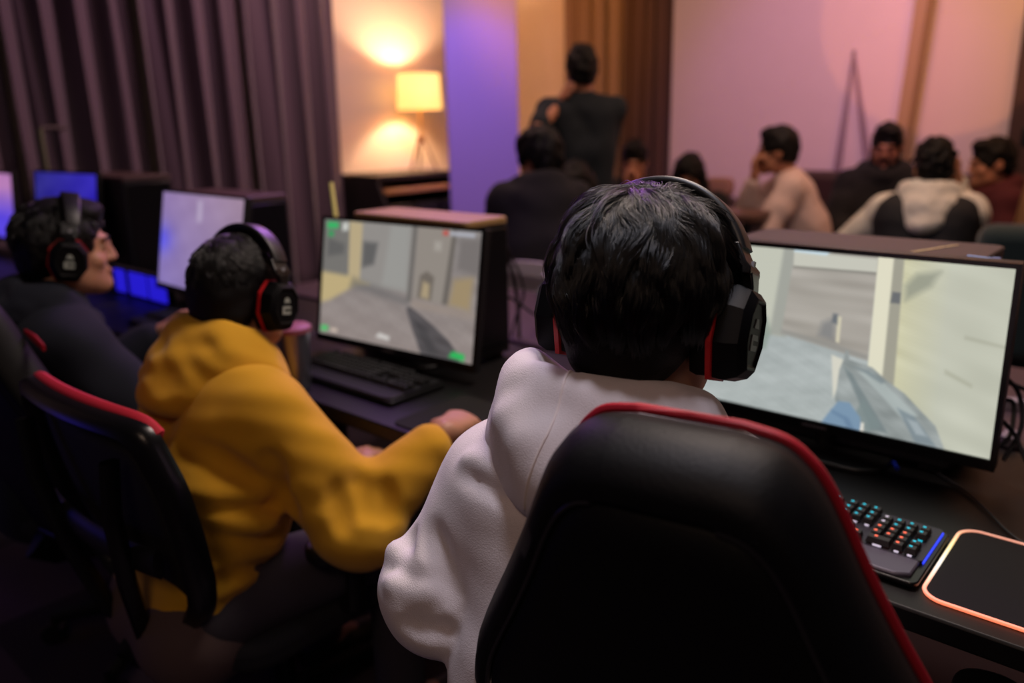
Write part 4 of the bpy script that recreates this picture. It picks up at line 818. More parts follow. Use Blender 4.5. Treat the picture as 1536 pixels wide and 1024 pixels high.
# ------------------------------------------------------------------ chairs of the players
LEATHER = mat('black_leather', (9, 9, 11), .55, spec=.24, bump=.2, bscale=260)
REDP = mat('red_piping', (176, 26, 44), .5, bump=.2, bscale=500)
def frame2(P, yaw, rec):
    y, t = math.radians(yaw), math.radians(rec); r = V(math.cos(y), math.sin(y), 0); f = V(-math.sin(y), math.cos(y), 0); u = V(0, 0, 1) * math.cos(t) - f * math.sin(t); n = f * math.cos(t) + V(0, 0, 1) * math.sin(t)
    return lambda a, b, c=0: r * a + u * b + n * c, r, f, u, n
def star_base(t, o, mtl, rad=.33):
    part(t, 'gas_lift', G().tube([(o[0], o[1], .1), (o[0], o[1], .40)], [.028, .022], 14), METAL)
    for k in range(5):
        a = k * 2 * PI / 5 + .3; c, s = math.cos(a), math.sin(a)
        l = part(t, 'base_leg', G().tube([(o[0], o[1], .115), (o[0] + c * rad * .6, o[1] + s * rad * .6, .095), (o[0] + c * rad, o[1] + s * rad, .075)], [.034, .026, .02], 8, flat=(1, .8)), mtl)
        p = V(o[0] + c * rad, o[1] + s * rad, .03); ax = V(-s, c, 0)
        part(l, 'caster', G().tube([p - ax * .024, p - ax * .004], .03, 14).tube([p + ax * .004, p + ax * .024], .03, 14), BLK)
def armrests(t, o, r, f, half, z=.66, m=None):
    for sd in (-1, 1):
        b = o + r * sd * half
        a = part(t, 'armrest', G().tube([o * V(1, 1, 0) + r * sd * (half - .06) + V(0, 0, .43) + f * .02, b + V(0, 0, .44) + f * .02, b + V(0, 0, z - .02) + f * .03], [.018, .02, .018], 10, flat=(1, 1.3)), m or BLK)
        R = np.stack([r, f, V(0, 0, 1)], 1); part(a, 'arm_pad', G().prism(rrect(.09, .26, .04), 0, .028, R=R, c=b + f * .05 + V(0, 0, z - .02)), BLK, bevel=.006)
def racing_chair(label, P, yaw, rec, red=True, group='gaming chairs of the players', s=1.):
    base = V(P[0], P[1], 0); t = thing('gaming_chair', label, 'chair', base, 0, group); L, r, f, u, n = frame2(P, yaw, rec); z0 = V(0, 0, P[2])
    prof = [(.0, .139), (.045, .1385), (.078, .131), (.098, .115), (.112, .095), (.126, .066), (.148, .014), (.176, -.045), (.203, -.098), (.223, -.142), (.234, -.19), (.238, -.25), (.234, -.31), (.222, -.38), (.212, -.45), (.205, -.52)]
    half = catmull(np.array(prof)[1:], 5); out = [(a * s, b * s) for a, b in half]; ring = [(0, .139 * s)] + out + [(-a, b) for a, b in out[::-1]]; ring = ring[::-1]
    mid = -.2 * s
    def R_(k, nn, bow=.55):
        res = []
        for a, b in ring:
            aa, bb = a * k, mid + (b - mid) * (k if b > mid else min(1, k + .0)); res.append(z0 + L(aa + .004, bb, nn + bow * aa * aa * (1 if abs(b - mid) < .5 else 1) + (.05 * max(0, bb / s - .0) ** 1.0 * 0)))
        return res
    part(t, 'backrest', G().loft([R_(.03, -.040), R_(.4, -.041), R_(.74, -.043), R_(.835, -.041), R_(.85, -.034), R_(.865, -.044), R_(.89, -.047), R_(.94, -.040), R_(.97, -.028), R_(.995, -.010), R_(1., .012), R_(.985, .034), R_(.93, .045), R_(.8, .035), R_(.5, .03), R_(.03, .03)]), LEATHER, sharp=60)
    seam = part(t, 'rear_seam', G().tube(R_(.858, -.041)[3:-3], .0034, 8), mat('seam_black', (36, 34, 38), .3)); 
    if red:
        k0 = 12; pp = R_(.985, .044); p_ = part(t, 'piping', G().tube(pp, .0046 * s, 8, closed=True), REDP); p_['label'] = 'red piping along the edge'
    so = G(); so.loft([[z0 + L(-.098 * 1 + .034 * k * math.cos(a), -.215 + .058 * k * math.sin(a), -.046 - d) for a in np.linspace(0, 2 * PI, 21)[:-1]] for k, d in ((1.12, -.004), (1.12, .003), (1., .005), (.9, .001), (.85, -.006), (.02, -.006))])
    sl = part(t, 'belt_slot', so, mat('slot_black', (6, 6, 6), .6))
    o = V(0, 0, 0) + L(.0126, -.52 * s) * V(1, 1, 0) + f * .29
    R = np.stack([r, f, V(0, 0, 1)], 1)
    part(t, 'seat', G().prism(rrect(.50, .50, .09), .40, .475, R=R, c=o), LEATHER, bevel=.025, seg=3)
    for sd in (-1, 1): part(t, 'seat_bolster', G().tube([o + r * sd * .235 - f * .2 + V(0, 0, .47), o + r * sd * .24 + V(0, 0, .475), o + r * sd * .225 + f * .2 + V(0, 0, .465)], [.03, .034, .026], 12), LEATHER)
    part(t, 'hinge_bracket', G().tube([o - f * .1 + V(0, 0, .39), o - f * .28 + V(0, 0, .42), z0 + L(.0126, -.48 * s, -.02)], [.03, .03, .03], 10, flat=(2.4, .6)), METAL)
    star_base(t, o, BLK); armrests(t, o, r, f, .26); return t
racing_chair('nearest black leather gaming chair with red piping, behind the player in white', V(-.300, .54, 1.022), 10, 8)
racing_chair('black gaming chair at the left edge behind the player in navy', V(-2.05, .50, .93), 8, 10, red=False)
nc = bpy.data.objects['gaming_chair.001']; no = V(*nc.location)
p_ = part(nc, 'top_tab', G().tube([tuple(at(x, y, Y=.575) - no) for x, y in ((38, 497), (52, 508), (66, 522))], [.006, .011, .008], 10, flat=(1, .5)), REDP); p_['label'] = 'small red tab on the headrest'

def mesh_chair(label, P, yaw, rec):
    base = V(P[0], P[1], 0); t = thing('gaming_chair', label, 'chair', base, 0, 'gaming chairs of the players'); L, r, f, u, n = frame2(P, yaw, rec); z0 = V(0, 0, P[2])
    half = catmull(np.array([(.0, .168), (.12, .166), (.205, .16), (.238, .142), (.256, .10), (.271, .04), (.270, -.04), (.262, -.10), (.246, -.17), (.205, -.25), (.14, -.31), (.07, -.335), (0, -.34)]), 5)
    ring = [tuple(p) for p in half] + [(-a, b) for a, b in half[::-1][1:-1]]
    bow = lambda a, b: .9 * a * a * .5 + .22 * (b + .05) ** 2
    def R_(k, nn): return [z0 + L(a * k, -.06 + (b + .06) * k, nn + bow(a * k, b * k)) for a, b in ring]
    fr = G().loft([R_(.86, .008), R_(.85, -.012), R_(.90, -.028), R_(.985, -.022), R_(1., -.004), R_(.985, .012), R_(.90, .014), R_(.86, .008)], caps=False); part(t, 'back_frame', fr, BLKG, sharp=60)
    part(t, 'mesh_panel', G().loft([R_(.88, .0), R_(.6, -.002), R_(.3, -.003), R_(.02, -.003)]), mat('mesh_black', (17, 17, 19), .7, bump=.6, bscale=900), sharp=0)
    g = G()
    top = [z0 + L(a, b - .012, .012 + bow(a, b)) for a, b in catmull(np.array([(-.232, .135), (-.20, .158), (-.12, .166), (0, .169), (.12, .166), (.20, .158), (.232, .135)]), 5)]
    p_ = part(t, 'top_pad', G().tube(top, [.008] + [.015] * (len(top) - 2) + [.008], 10, flat=(1.1, .9)), mat('red_fabric', (196, 32, 56), .7, bump=.2, bscale=500)); p_['label'] = 'red padded top edge'
    for sx in (-1, 1):
        part(t, 'rear_rib', G().tube([z0 + L(sx * a, b, c) for a, b, c in ((.17, .10, -.02), (.155, .0, -.045), (.12, -.15, -.055), (.07, -.30, -.05), (.05, -.36, -.02))], .013, 8, flat=(.8, 1.3)), BLKG)
    part(t, 'lumbar_bar', G().tube([z0 + L(a, -.1, -.04 + bow(a, -.1)) for a in np.linspace(-.2, .2, 9)], .018, 8, flat=(1.6, .6)), BLK)
    o = L(0, -.34) * V(1, 1, 0) + f * .27; R = np.stack([r, f, V(0, 0, 1)], 1)
    part(t, 'seat', G().prism(rrect(.48, .48, .1), .385, .445, R=R, c=o), mat('seat_fabric', (22, 21, 26), .9, bump=.4, bscale=400), bevel=.02, seg=3)
    part(t, 'hinge_bracket', G().tube([o - f * .05 + V(0, 0, .37), o - f * .26 + V(0, 0, .38), z0 + L(0, -.33, -.03)], .03, 10, flat=(2.2, .6)), METAL)
    star_base(t, o, BLK); armrests(t, o, r, f, .26, .60); return t
mesh_chair('black mesh backed gaming chair with a red top edge, behind the player in yellow', V(-1.455, .5, .787), 2, 12)

# white moulded chair beyond the row
wp = at(800, 440, Y=2.52); wc = thing('chair', 'white moulded chair standing between the monitors, beyond the desk row', 'chair', (wp[0], 2.52, 0), .15); WPL = mat('white_shell', (232, 224, 232), .45)
prof = [(-.24, .40), (-.265, .52), (-.27, .66), (-.25, .77), (-.17, .825), (0, .845), (.17, .825), (.25, .77), (.27, .66), (.265, .52), (.24, .40)]
g = G().loft([[(a, .02 + .9 * a * a - .12 * (z - .4) + d, z) for a, z in catmull(np.array(prof), 4)] for d in (0, .014)], caps=False); v0 = len(g.v) // 2
front = list(range(v0)); g.f.append(tuple(front)); g.f.append(tuple(i + v0 for i in front[::-1])); part(wc, 'backrest', g, WPL)
part(wc, 'seat', G().prism(rrect(.48, .46, .12), .43, .455, c=(0, .25, 0)), WPL, bevel=.008)
for sx in (-1, 1):
    for sy in (.06, .44): part(wc, 'leg', G().tube([(sx * .16, .25 + (sy - .25) * .7, .44), (sx * .22, sy, 0)], [.016, .012], 8), METAL)

def stool(label, p, z=.45, group='dark stools of the people at the back'):
    t = thing('stool', label, 'stool', (p[0], p[1], 0), 0, group); part(t, 'seat', G().lathe([(.001, z - .06), (.17, z - .06), (.19, z - .03), (.18, z - .005), (.001, z)], 24), SOF)
    for k in range(4): a = k * PI / 2 + .78; part(t, 'leg', G().tube([(.12 * math.cos(a), .12 * math.sin(a), z - .05), (.18 * math.cos(a), .18 * math.sin(a), 0)], .014, 8), BLKM)
    return t
# ------------------------------------------------------------------ headsets
def headset(label, J, base, group='black and red headsets of the players', tilt=-8, s=1., em=(74, 76, 80)):
    c, R0 = J['hc'], J['hR'] @ rotx(math.radians(tilt)); s = s * J['s']; t = thing('headset', label, 'headset', c, 0, group); q = lambda x, y, z: R0 @ (V(x, y, z) * s)
    RF = mat('headset_red', (190, 30, 36), .35)
    arc = [(.101 * math.cos(a) * (1.0 if abs(math.cos(a)) < .9 else 1.0), -.004, .03 + .104 * math.sin(a)) for a in np.linspace(math.radians(8), math.radians(172), 33)]
    # headband: flat padded strap
    def strap(scale, w0, th, a0, a1, nn=31, y=.006):
        rings = []
        for a in np.linspace(math.radians(a0), math.radians(a1), nn):
            ca, sa = math.cos(a), math.sin(a); k = w0 * (.72 + .28 * sa); rr = rrect(2 * k, th, th * .45, 3)
            rings.append([q(*(V(0, y, .022) + V(ca, 0, sa) * V(.106, 1, .116) * scale + V(0, u_, 0) + V(ca, 0, sa) * w_)) for u_, w_ in rr])
        return G().loft(rings)
    part(t, 'headband', strap(1.0, .021, .011, 24, 156), BLK)
    part(t, 'headband_pad', strap(.945, .019, .012, 40, 140), LEATHER)
    for sx in (-1, 1):
        nm = lambda *P: q(sx * P[0], P[1], P[2])
        # slider with a flared end and the yoke
        sl = part(t, 'slider', G().loft([[nm(x + dx, y_, z + dz) for dx, y_, dz in ((.006, -w_, 0), (.006, w_, 0), (-.004, w_, 0), (-.004, -w_, 0))] for x, z, w_ in ((.090, .075, .0185), (.101, .056, .0195), (.107, .050, .021), (.108, .042, .021))]), BLKG, bevel=.0015)
        part(sl, 'slider_mark', G().box(tuple(V(0, 0, 0)), (.001, .001, .001)) if False else G().loft([[nm(.1115, a, b) for a, b in ((-.004, .047), (.004, .047), (.004, .058), (-.004, .058))], [nm(.1085, a, b) for a, b in ((-.004, .047), (.004, .047), (.004, .058), (-.004, .058))]]), mat('headset_print', (150, 152, 158), .4))
        part(t, 'yoke', G().loft([[nm(x + dx, y_, z) for dx, y_ in ((.007, -w_), (.007, w_), (-.006, w_ * .9), (-.006, -w_ * .9))] for x, z, w_ in ((.107, .046, .017), (.110, .030, .012), (.111, .018, .013), (.112, .006, .030))]), BLKG, bevel=.002)
        hexa = [(-.038, .004), (-.041, -.032), (-.024, -.066), (.020, -.066), (.040, -.034), (.038, .004), (.020, .026), (-.020, .026)]
        def ring(k, x, dz=0): return [nm(x, a * k, -.018 + (b + .018) * k + dz) for a, b in hexa]
        cup = part(t, 'ear_cup', G().loft([ring(.98, .090), ring(1.08, .093), ring(1.10, .105), ring(1.0, .118), ring(.80, .126), ring(.74, .126), ring(.70, .1235), ring(.02, .1235)]), mat('headset_black', (8, 8, 10), .5, spec=.14), sharp=25, bevel=.0012)
        p_ = part(cup, 'red_ring', G().loft([ring(1.05, .0855), ring(1.14, .0865), ring(1.145, .092), ring(1.06, .093)], caps=False), RF, sharp=30); p_['label'] = 'red band around the ear cup'
        part(cup, 'ear_cushion', G().loft([[nm(.066, a * .9, -.018 + (b + .018) * .9) for a, b in hexa], ring(1.02, .068), ring(1.08, .076), ring(1.05, .086), ring(.5, .087)]), LEATHER)
        eb = G()
        for P in ([(-.012, -.036), (.010, -.036), (.013, -.030), (-.012, -.030)], [(-.012, -.025), (.013, -.025), (.010, -.019), (-.012, -.019)], [(-.012, -.030), (-.006, -.030), (-.006, -.025), (-.012, -.025)], [(-.008, -.012), (.010, -.012), (.004, -.002), (-.004, -.002)]): eb.loft([[nm(.1232, a, b) for a, b in P], [nm(.1245, a, b) for a, b in P]])
        part(cup, 'emblem', eb, mat('headset_emblem_%d' % em[0], em, .45))
    m = [q(-.105, .03, -.05), q(-.10, .075, -.085), q(-.06, .115, -.09)]; mi = part(t, 'microphone_boom', G().tube(catmull(m, 6), .0035, 8), BLK); part(mi, 'microphone', G().ball(m[-1], .008 * s), BLKM)
    return t
# ------------------------------------------------------------------ clothes
WHITE = mat('white_fleece', (224, 214, 216), .9, sheen=.25, bump=.35, bscale=700, var=.03, vscale=40)
YELLOW = mat('yellow_fleece', (218, 162, 26), .9, sheen=.15, bump=.35, bscale=600, var=.04, vscale=30)
NAVY = mat('navy_fleece', (8, 15, 32), .9, sheen=.02, bump=.3, bscale=600)
BLACKF = mat('black_fabric', (12, 12, 15), .9, sheen=.02, bump=.3, bscale=500)
DENIM = mat('dark_denim', (30, 32, 44), .9, bump=.4, bscale=600); TAUPE = mat('taupe_cotton', (92, 74, 72), .9, bump=.3, bscale=500); GREYP = mat('charcoal_cotton', (56, 52, 60), .9, bump=.3, bscale=500)

# --- the player in white
J = pose(at(972, 455, D=.90), 4, lean=11, hyaw=9, hpitch=10, hroll=1, wl=(-.62, .90, .80), wr=(-.43, 1.03, .795), pl=(-.6, -.35, -.7), pr=(.0, -.25, -1), eL=at(664, 886, D=.975), side=-4, shy=.004, neckf=.035, tyaw=12, shw=.158, drop=.052)
top = top_field(J, .0062, .026, .010, .07, cuff=.02, armk=.010)
E_, S_, W_ = J['EL'], J['SL'], J['WL']
top.ell(E_ + V(.0, .01, -.015), (.058, .066, .062), None, .018)
top.warp(lambda P: .003 * waves(61, .22)(P) + .0012 * waves(62, .09)(P * V(1, 1, 1.5)))
for px, r_ in (([(638, 740), (648, 800), (660, 850), (668, 890)], .010), ([(584, 836), (600, 853), (624, 866)], .009), ([(598, 886), (622, 906), (650, 912)], .010), ([(606, 940), (640, 952), (668, 950)], .010), ([(700, 700), (735, 722), (782, 748)], .009), ([(612, 800), (606, 830), (615, 850)], .007)): crease(top, px, .55, r_, .016)
for px, r_ in (([(590, 824), (608, 842), (632, 852)], .006), ([(592, 874), (615, 888), (650, 893)], .006), ([(705, 690), (745, 708), (785, 730)], .007)): crease(top, px, .55, r_ * 1.2, .016, True)
hairf = hair_field(J, .006, 1.0, 0, .012, seed=5, noise=.0012)
root, base, hp = person('player in a white hoodie seen from behind, sitting in the nearest chair', J, top, WHITE, GREYP, {'L': {'curl': 22}, 'R': {'curl': 22}}, h=.0062, hair=hairf)
hood = hood_field(J, .0055, .120, .067, -.085, .135, .026, seed=64, amp=.003, shx=-.022, tiltx=.011); hd_ = field_obj('hood', hood, WHITE, base, root)
strands(hp, base, J, 42000, 3, whorl=(.0, -.04, .118), length=(.012, .078), lift=.015, rad=.00032, swirl=.8, m=HAIRS, clumps=520, off=.008)
N, sp, b = J['N'], J['sp'], J['back']
def seam_on(t, z): q = hood.march(N + sp * z + b * .34 + J['Rs'] * t, -b); return q - base
seam_pts = [hood.march(N + sp * .34 + b * y_ - J['Rs'] * .034, -sp) - base for y_ in (.065, .08, .092)]
seam_pts += [q for q in (seam_on(-.034 - .03 * max(0, .02 - z) / .1, z) for z in np.linspace(.07, -.065, 16)) if q[2] < seam_pts[-1][2]]
sm = part(hd_, 'hood_seam', G().tube(catmull(np.array(seam_pts), 3), .0017, 8), mat('seam_white', (232, 220, 218), .8))
headset('black headset with red rings worn by the player in white', J, base)

# --- the player in yellow
J = pose(at(363, 438, D=1.62), -4, lean=17, hyaw=14, hpitch=6, s=.97, wr=(-1.095, 1.035, .80), wl=(-1.40, .97, .665), pr=(.15, -.4, -1), shw=.165, drop=.03, side=-2.5, pl=(-.5, -.4, -.7), neckf=.035)
top = top_field(J, .0075, .028, .014, .06, cuff=.045)
Sx, Ex, Wx = J['SR'], J['ER'], J['WR']
top.warp(lambda P: .0035 * waves(71, .2)(P) + .0018 * waves(73, .09)(P * V(1, 1, 1.6)))
b = J['back']; C_, P_ = J['C'], J['P']; R_ = J['Rs']
for px, r_ in (([(270, 672), (300, 680), (330, 692), (366, 717), (414, 746), (432, 768)], .011), ([(402, 690), (412, 712), (424, 742)], .008), ([(268, 752), (320, 760), (370, 762), (414, 760)], .007), ([(290, 790), (340, 803), (385, 809), (414, 808)], .007), ([(314, 830), (360, 832), (414, 822)], .007), ([(330, 872), (370, 862), (412, 845)], .008), ([(346, 910), (390, 890), (410, 878)], .007), ([(540, 722), (550, 745), (553, 768)], .008), ([(505, 735), (515, 765), (512, 790)], .007), ([(575, 730), (582, 750), (580, 775)], .006)): crease(top, px, 1.1, r_)
for px, r_ in (([(280, 735), (330, 742), (390, 740)], .008), ([(310, 775), (360, 784), (405, 784)], .008), ([(325, 815), (370, 820), (408, 818)], .008)): crease(top, px, 1.1, r_, .03, True)
hairf = hair_field(J, .006, .97, 0, .008, seed=15, noise=.0012)
root, base, hp = person('player in a yellow hoodie with a headset, right hand on the mouse', J, top, YELLOW, GREYP, {'R': {'d': (-.30, .93, -.02), 'n': (.1, .15, 1), 'curl': 38}, 'L': {'curl': 25}}, h=.0062, hair=hairf)
field_obj('hood', hood_field(J, .006, .128, .082, -.115, .155, .03, seed=75, amp=.004), YELLOW, base, root)
strands(hp, base, J, 14000, 13, whorl=(.0, -.05, .118), length=(.008, .024), lift=.003, rad=.0005, swirl=.7, m=HAIRS, clumps=500, off=.002)
headset('black headset with red rings worn by the player in yellow', J, base, tilt=-4, em=(158, 166, 158))
u = unit(J['WR'] - J['ER']); wb = J['WR'] - u * .028
def band(name, at_, r0, r1, m, label): o = part(root, name, G().loft([[at_ - base + u * d + (np.cross(u, V(0, 0, 1)) * math.cos(a) + np.cross(np.cross(u, V(0, 0, 1)), u) * math.sin(a)) * r for a in np.linspace(0, 2 * PI, 25)[:-1]] for d, r in ((-.011, r0), (-.009, r1), (.009, r1), (.011, r0))]), m); o['label'] = label
band('sleeve_cuff', wb - u * .016, .044, .047, mat('cuff_navy', (28, 38, 78), .85), 'dark blue cuff at the wrist')
band('wristband', wb + u * .012, .030, .0335, mat('band_pale', (196, 186, 170), .7), 'pale wristband')
hm = J['WR'] + unit(V(-.3, .93, -.02)) * .075; mouse('black computer mouse under the hand of the player in yellow', (hm[0], hm[1], DZ + .004), -.2)
# grey shirt hem under the hoodie
fd = Field(J['P'] - .3, J['P'] + .3, .009)
for sd in (-1, 1): fd.cone(J['P'] + J['sp'] * .08 + R_ * sd * .066, J['P'] - J['sp'] * .045 + R_ * sd * .07 + b * .012, .110, .119, .05)
field_obj('shirt_hem', fd, TAUPE, base, root)

# --- the player in navy
J = pose(at(98, 372, D=2.05), -8, lean=12, hyaw=-16, hpitch=4, wr=(-2.02, 1.05, .80), wl=(-2.36, 1.06, .80), pr=(.4, -.5, -.8), pl=(-.5, -.4, -.7), neckf=.045, shw=.165, drop=.035)
top = top_field(J, .009, .028, .01, .06, cuff=.03); top.warp(lambda P: .0035 * waves(81, .2)(P) + .0015 * waves(83, .09)(P))
root, base, hp = person('player in a navy hoodie with a headset, profile facing right', J, top, NAVY, DENIM, {'R': {'curl': 30}, 'L': {'curl': 25}}, h=.0065, hair=hair_field(J, .006, .97, -.006, .006, seed=25, noise=.0015, top=.006))
field_obj('hood', hood_field(J, .007, .125, .06, -.11, .15, .03, seed=85, amp=.004), NAVY, base, root)
strands(hp, base, J, 12000, 23, whorl=(.0, -.05, .118), length=(.010, .03), lift=.004, rad=.0005, swirl=.7, m=HAIRS, clumps=400, off=.006)
headset('black headset with red rings worn by the player in navy', J, base, tilt=-6, em=(158, 166, 158))

# ------------------------------------------------------------------ people at the back of the room
U3 = V(0, 0, 1)
DSKIN = mat('skin_warm', (176, 120, 92), .5, sub=.1, var=.1, vscale=25); BRSKIN = mat('skin_deep', (150, 98, 74), .5, sub=.1, var=.1, vscale=25)
SHIRTP = mat('white_shirt', (216, 190, 186), .85, bump=.2, bscale=400); TEAL = mat('dark_teal_cotton', (14, 26, 36), .9, bump=.2, bscale=400); CREAM = mat('cream_fleece', (226, 226, 216), .9, sheen=.2, bump=.3, bscale=500); MAROON = mat('maroon_fleece', (74, 18, 26), .9, bump=.3, bscale=500); VESTM = mat('vest_charcoal', (22, 26, 32), .8, bump=.3, bscale=300)
def simple_top(J, th=.02, puff=.0, hood=False, seed=1, h=.011, **k):
    f = top_field(J, h, th, puff, **k)
    if hood: hood_down(f, J, 1.12, .035, .033)
    f.warp(lambda P: .004 * waves(seed, .2)(P) + .0015 * waves(seed + 1, .1)(P)); return f
# standing man, back to us, left hand raised to his face
H = at(872, 108, D=4.5); J = pose(H, 40, lean=3, hyaw=46, hpitch=6, stand=True, s=1.04, wl=H + V(-.07, .05, -.07), wr=H + V(-.20, .19, -.42), pl=(-.5, .2, -1), pr=(.2, .1, -1), eL=at(806, 196, D=4.36), neckf=.02)
person('standing man in a dark teal shirt seen from behind, hand raised to his face', J, simple_top(J, .016, .008, False, 101, short=.8), TEAL, DENIM, {'L': {'d': (.3, .2, .9), 'n': (-.6, -.5, .2), 'curl': 45}}, h=.009, top_name='shirt', hair=hair_field(J, .007, 1.05, 0, .0, seed=41, top=.012), skin=DSKIN)
# seated man in black, back to us, head turned left
H = at(808, 240, D=3.7); J = pose(H, 48, lean=14, hyaw=95, hpitch=10, neckf=.05, s=.93)
person('man in a black hoodie seen from behind, seated left of the standing man', J, simple_top(J, .034, .03, True, 102), BLACKF, DENIM, {}, h=.009, hair=hair_field(J, .007, 1.2, 0, .01, seed=42, top=.02), skin=DSKIN); seat_under(J, 'dark stool under the man in black seen from behind')
# person with a fringe looking down, behind him
H = at(868, 285, D=4.25); J = pose(H, 200, lean=14, hyaw=215, hpitch=22, hroll=14, neckf=.05)
person('long haired person bent forward below the standing man', J, simple_top(J, .02, 0, False, 103), BLACKF, DENIM, {}, h=.009, top_name='sweater', hair=hair_field(J, .007, 1.08, -.012, .02, seed=43, top=.02, long=.06)); seat_under(J, 'dark stool under the long haired person')
# person with clasped hands at the mouth
H = at(952, 243, D=5.25); fw = V(-math.sin(math.radians(208)), math.cos(math.radians(208)), 0); rt = V(math.cos(math.radians(208)), math.sin(math.radians(208)), 0)
J = pose(H, 208, lean=12, hpitch=14, wl=H + fw * .15 - rt * .03 - U3 * .17, wr=H + fw * .15 + rt * .03 - U3 * .17, pl=(-.2, -.1, -1), pr=(.2, -.1, -1), neckf=.03)
person('person in black with clasped hands held to the mouth', J, simple_top(J, .024, .01, False, 104), BLACKF, DENIM, {'L': {'d': (.05, -.1, 1), 'n': -rt, 'curl': 30}, 'R': {'d': (-.05, -.1, 1), 'n': rt, 'curl': 30}}, h=.009, top_name='sweater', hair=hair_field(J, .007, 1.04, 0, 0, seed=44, top=.015), skin=DSKIN); seat_under(J, 'dark stool under the person with clasped hands')
# dark haired woman bent over a phone
H = at(1034, 262, D=5.1); J = pose(H, 205, lean=18, hyaw=198, hpitch=30, neckf=.06)
person('dark haired woman in black looking down at the brown table', J, simple_top(J, .024, .01, False, 105), BLACKF, DENIM, {}, h=.009, top_name='sweater', hair=hair_field(J, .007, 1.1, -.01, .02, seed=45, long=.10)); seat_under(J, 'dark stool under the dark haired woman')
# man in a white shirt, chin on his hand
H = at(1166, 228, D=4.6); yw = 118; fw = V(-math.sin(math.radians(yw)), math.cos(math.radians(yw)), 0); rt = V(math.cos(math.radians(yw)), math.sin(math.radians(yw)), 0)
J = pose(H, yw, lean=20, hyaw=112, hpitch=2, wr=H + fw * .12 - U3 * .14 - rt * .02, wl=H + fw * .30 - rt * .16 - U3 * .50, pr=(-.6, -.2, -1), pl=(.5, -.3, -.6), neckf=.05)
person('man in a white shirt sitting sideways with his chin on his hand', J, simple_top(J, .022, .016, False, 106), SHIRTP, BLACKF, {'R': {'d': (-.1, .05, 1), 'n': fw, 'curl': 55}, 'L': {'curl': 40}}, h=.009, top_name='shirt', hair=hair_field(J, .007, 1.03, .0, -.004, seed=46, top=.018), skin=DSKIN); seat_under(J, 'dark stool under the man in the white shirt')
# bearded man in a black hoodie on the sofa
H = at(1330, 222, D=4.75); yw = 196; fw = V(-math.sin(math.radians(yw)), math.cos(math.radians(yw)), 0); rt = V(math.cos(math.radians(yw)), math.sin(math.radians(yw)), 0)
J = pose(H, yw, lean=-4, hyaw=192, hpitch=10, wl=H + fw * .34 - rt * .06 - U3 * .50, wr=H + fw * .34 + rt * .10 - U3 * .48, neckf=.03, s=1.05)
person('bearded man in a black hoodie leaning back on the long sofa', J, simple_top(J, .03, .02, True, 107), BLACKF, BLACKF, {'L': {'n': (0, 0, 1), 'curl': 45}, 'R': {'n': (0, 0, 1), 'curl': 45}}, h=.009, hair=hair_field(J, .007, 1.0, .0, -.004, seed=47, top=.015), beard=True, skin=BRSKIN)
gp_ = H + fw * .42 - U3 * .49
gd = thing('game_pad', 'black game controller in the hands of the bearded man', 'controller', gp_, math.radians(yw)); fd = Field((-.12, -.09, -.06), (.12, .09, .06), .005); fd.cone((-.05, 0, 0), (.05, 0, 0), .026, .026, .02)
for sx in (-1, 1): fd.cone((sx * .055, 0, 0), (sx * .07, -.05, -.01), .024, .018, .02)
field_obj('shell', fd, BLKM, (0, 0, 0), gd)
for sx in (-1, 1): part(gd, 'thumb_stick', G().tube([(sx * .03, 0, .02), (sx * .03, 0, .034)], .008, 10), BLKG)
# man in a dark vest over a cream hoodie, back to us, hand at his ear
H = at(1400, 252, D=3.95); yw = 10; fw = V(-math.sin(math.radians(yw)), math.cos(math.radians(yw)), 0); rt = V(math.cos(math.radians(yw)), math.sin(math.radians(yw)), 0)
J = pose(H, yw, lean=10, hyaw=24, hpitch=8, wr=H + rt * .11 + fw * .03 - U3 * .06, wl=H - rt * .20 + fw * .25 - U3 * .42, pr=(.35, .1, -1), pl=(-.7, -.5, -.4), neckf=.03, s=1.05)
cream = simple_top(J, .026, .014, False, 108); chd = hood_field(J, .009, .128, .075, -.17, .175, .032, seed=118, amp=.004)
r_, b_, hp_ = person('man in a dark vest over a cream hoodie, seen from behind with a raised hand', J, cream, CREAM, BLACKF, {'R': {'d': (-.15, .1, 1), 'n': rt, 'curl': 30}, 'L': {'curl': 40}}, h=.009, hair=hair_field(J, .007, 1.06, 0, .0, seed=48, top=.012, noise=.006))
vf = Field(J['P'] - V(.45, .45, .3), J['N'] + V(.45, .45, .3), .011); s = J['s']
for sd in (-1, 1): vf.chain([J['C'] + J['Rs'] * sd * .092 - J['sp'] * .075, J['P'] + J['sp'] * .2 + J['Rs'] * sd * .07, J['P'] + J['R'] * sd * .07], V(.150, .156, .162), .05); vf.cone(J['C'] + J['Rs'] * sd * .06 - J['sp'] * .03, J['C'] + J['Rs'] * sd * .135 - J['sp'] * .03, .114, .104, .05)
vf.warp(folds(109, .12, .004, (1, 1, 2))); field_obj('vest', vf, VESTM, b_, r_); field_obj('hood', chd, CREAM, b_, r_); seat_under(J, 'dark stool under the man in the dark vest')
# man in maroon at the right edge
H = at(1487, 246, D=4.5); yw = 128; fw = V(-math.sin(math.radians(yw)), math.cos(math.radians(yw)), 0); rt = V(math.cos(math.radians(yw)), math.sin(math.radians(yw)), 0)
J = pose(H, yw, lean=8, hyaw=122, hpitch=6, neckf=.04, s=1.05)
mf = simple_top(J, .03, .02, True, 110)
person('man in a maroon hoodie at the right edge, looking left', J, mf, MAROON, BLACKF, {}, h=.009, hair=hair_field(J, .007, 1.02, .0, -.004, seed=49, top=.014), skin=DSKIN)
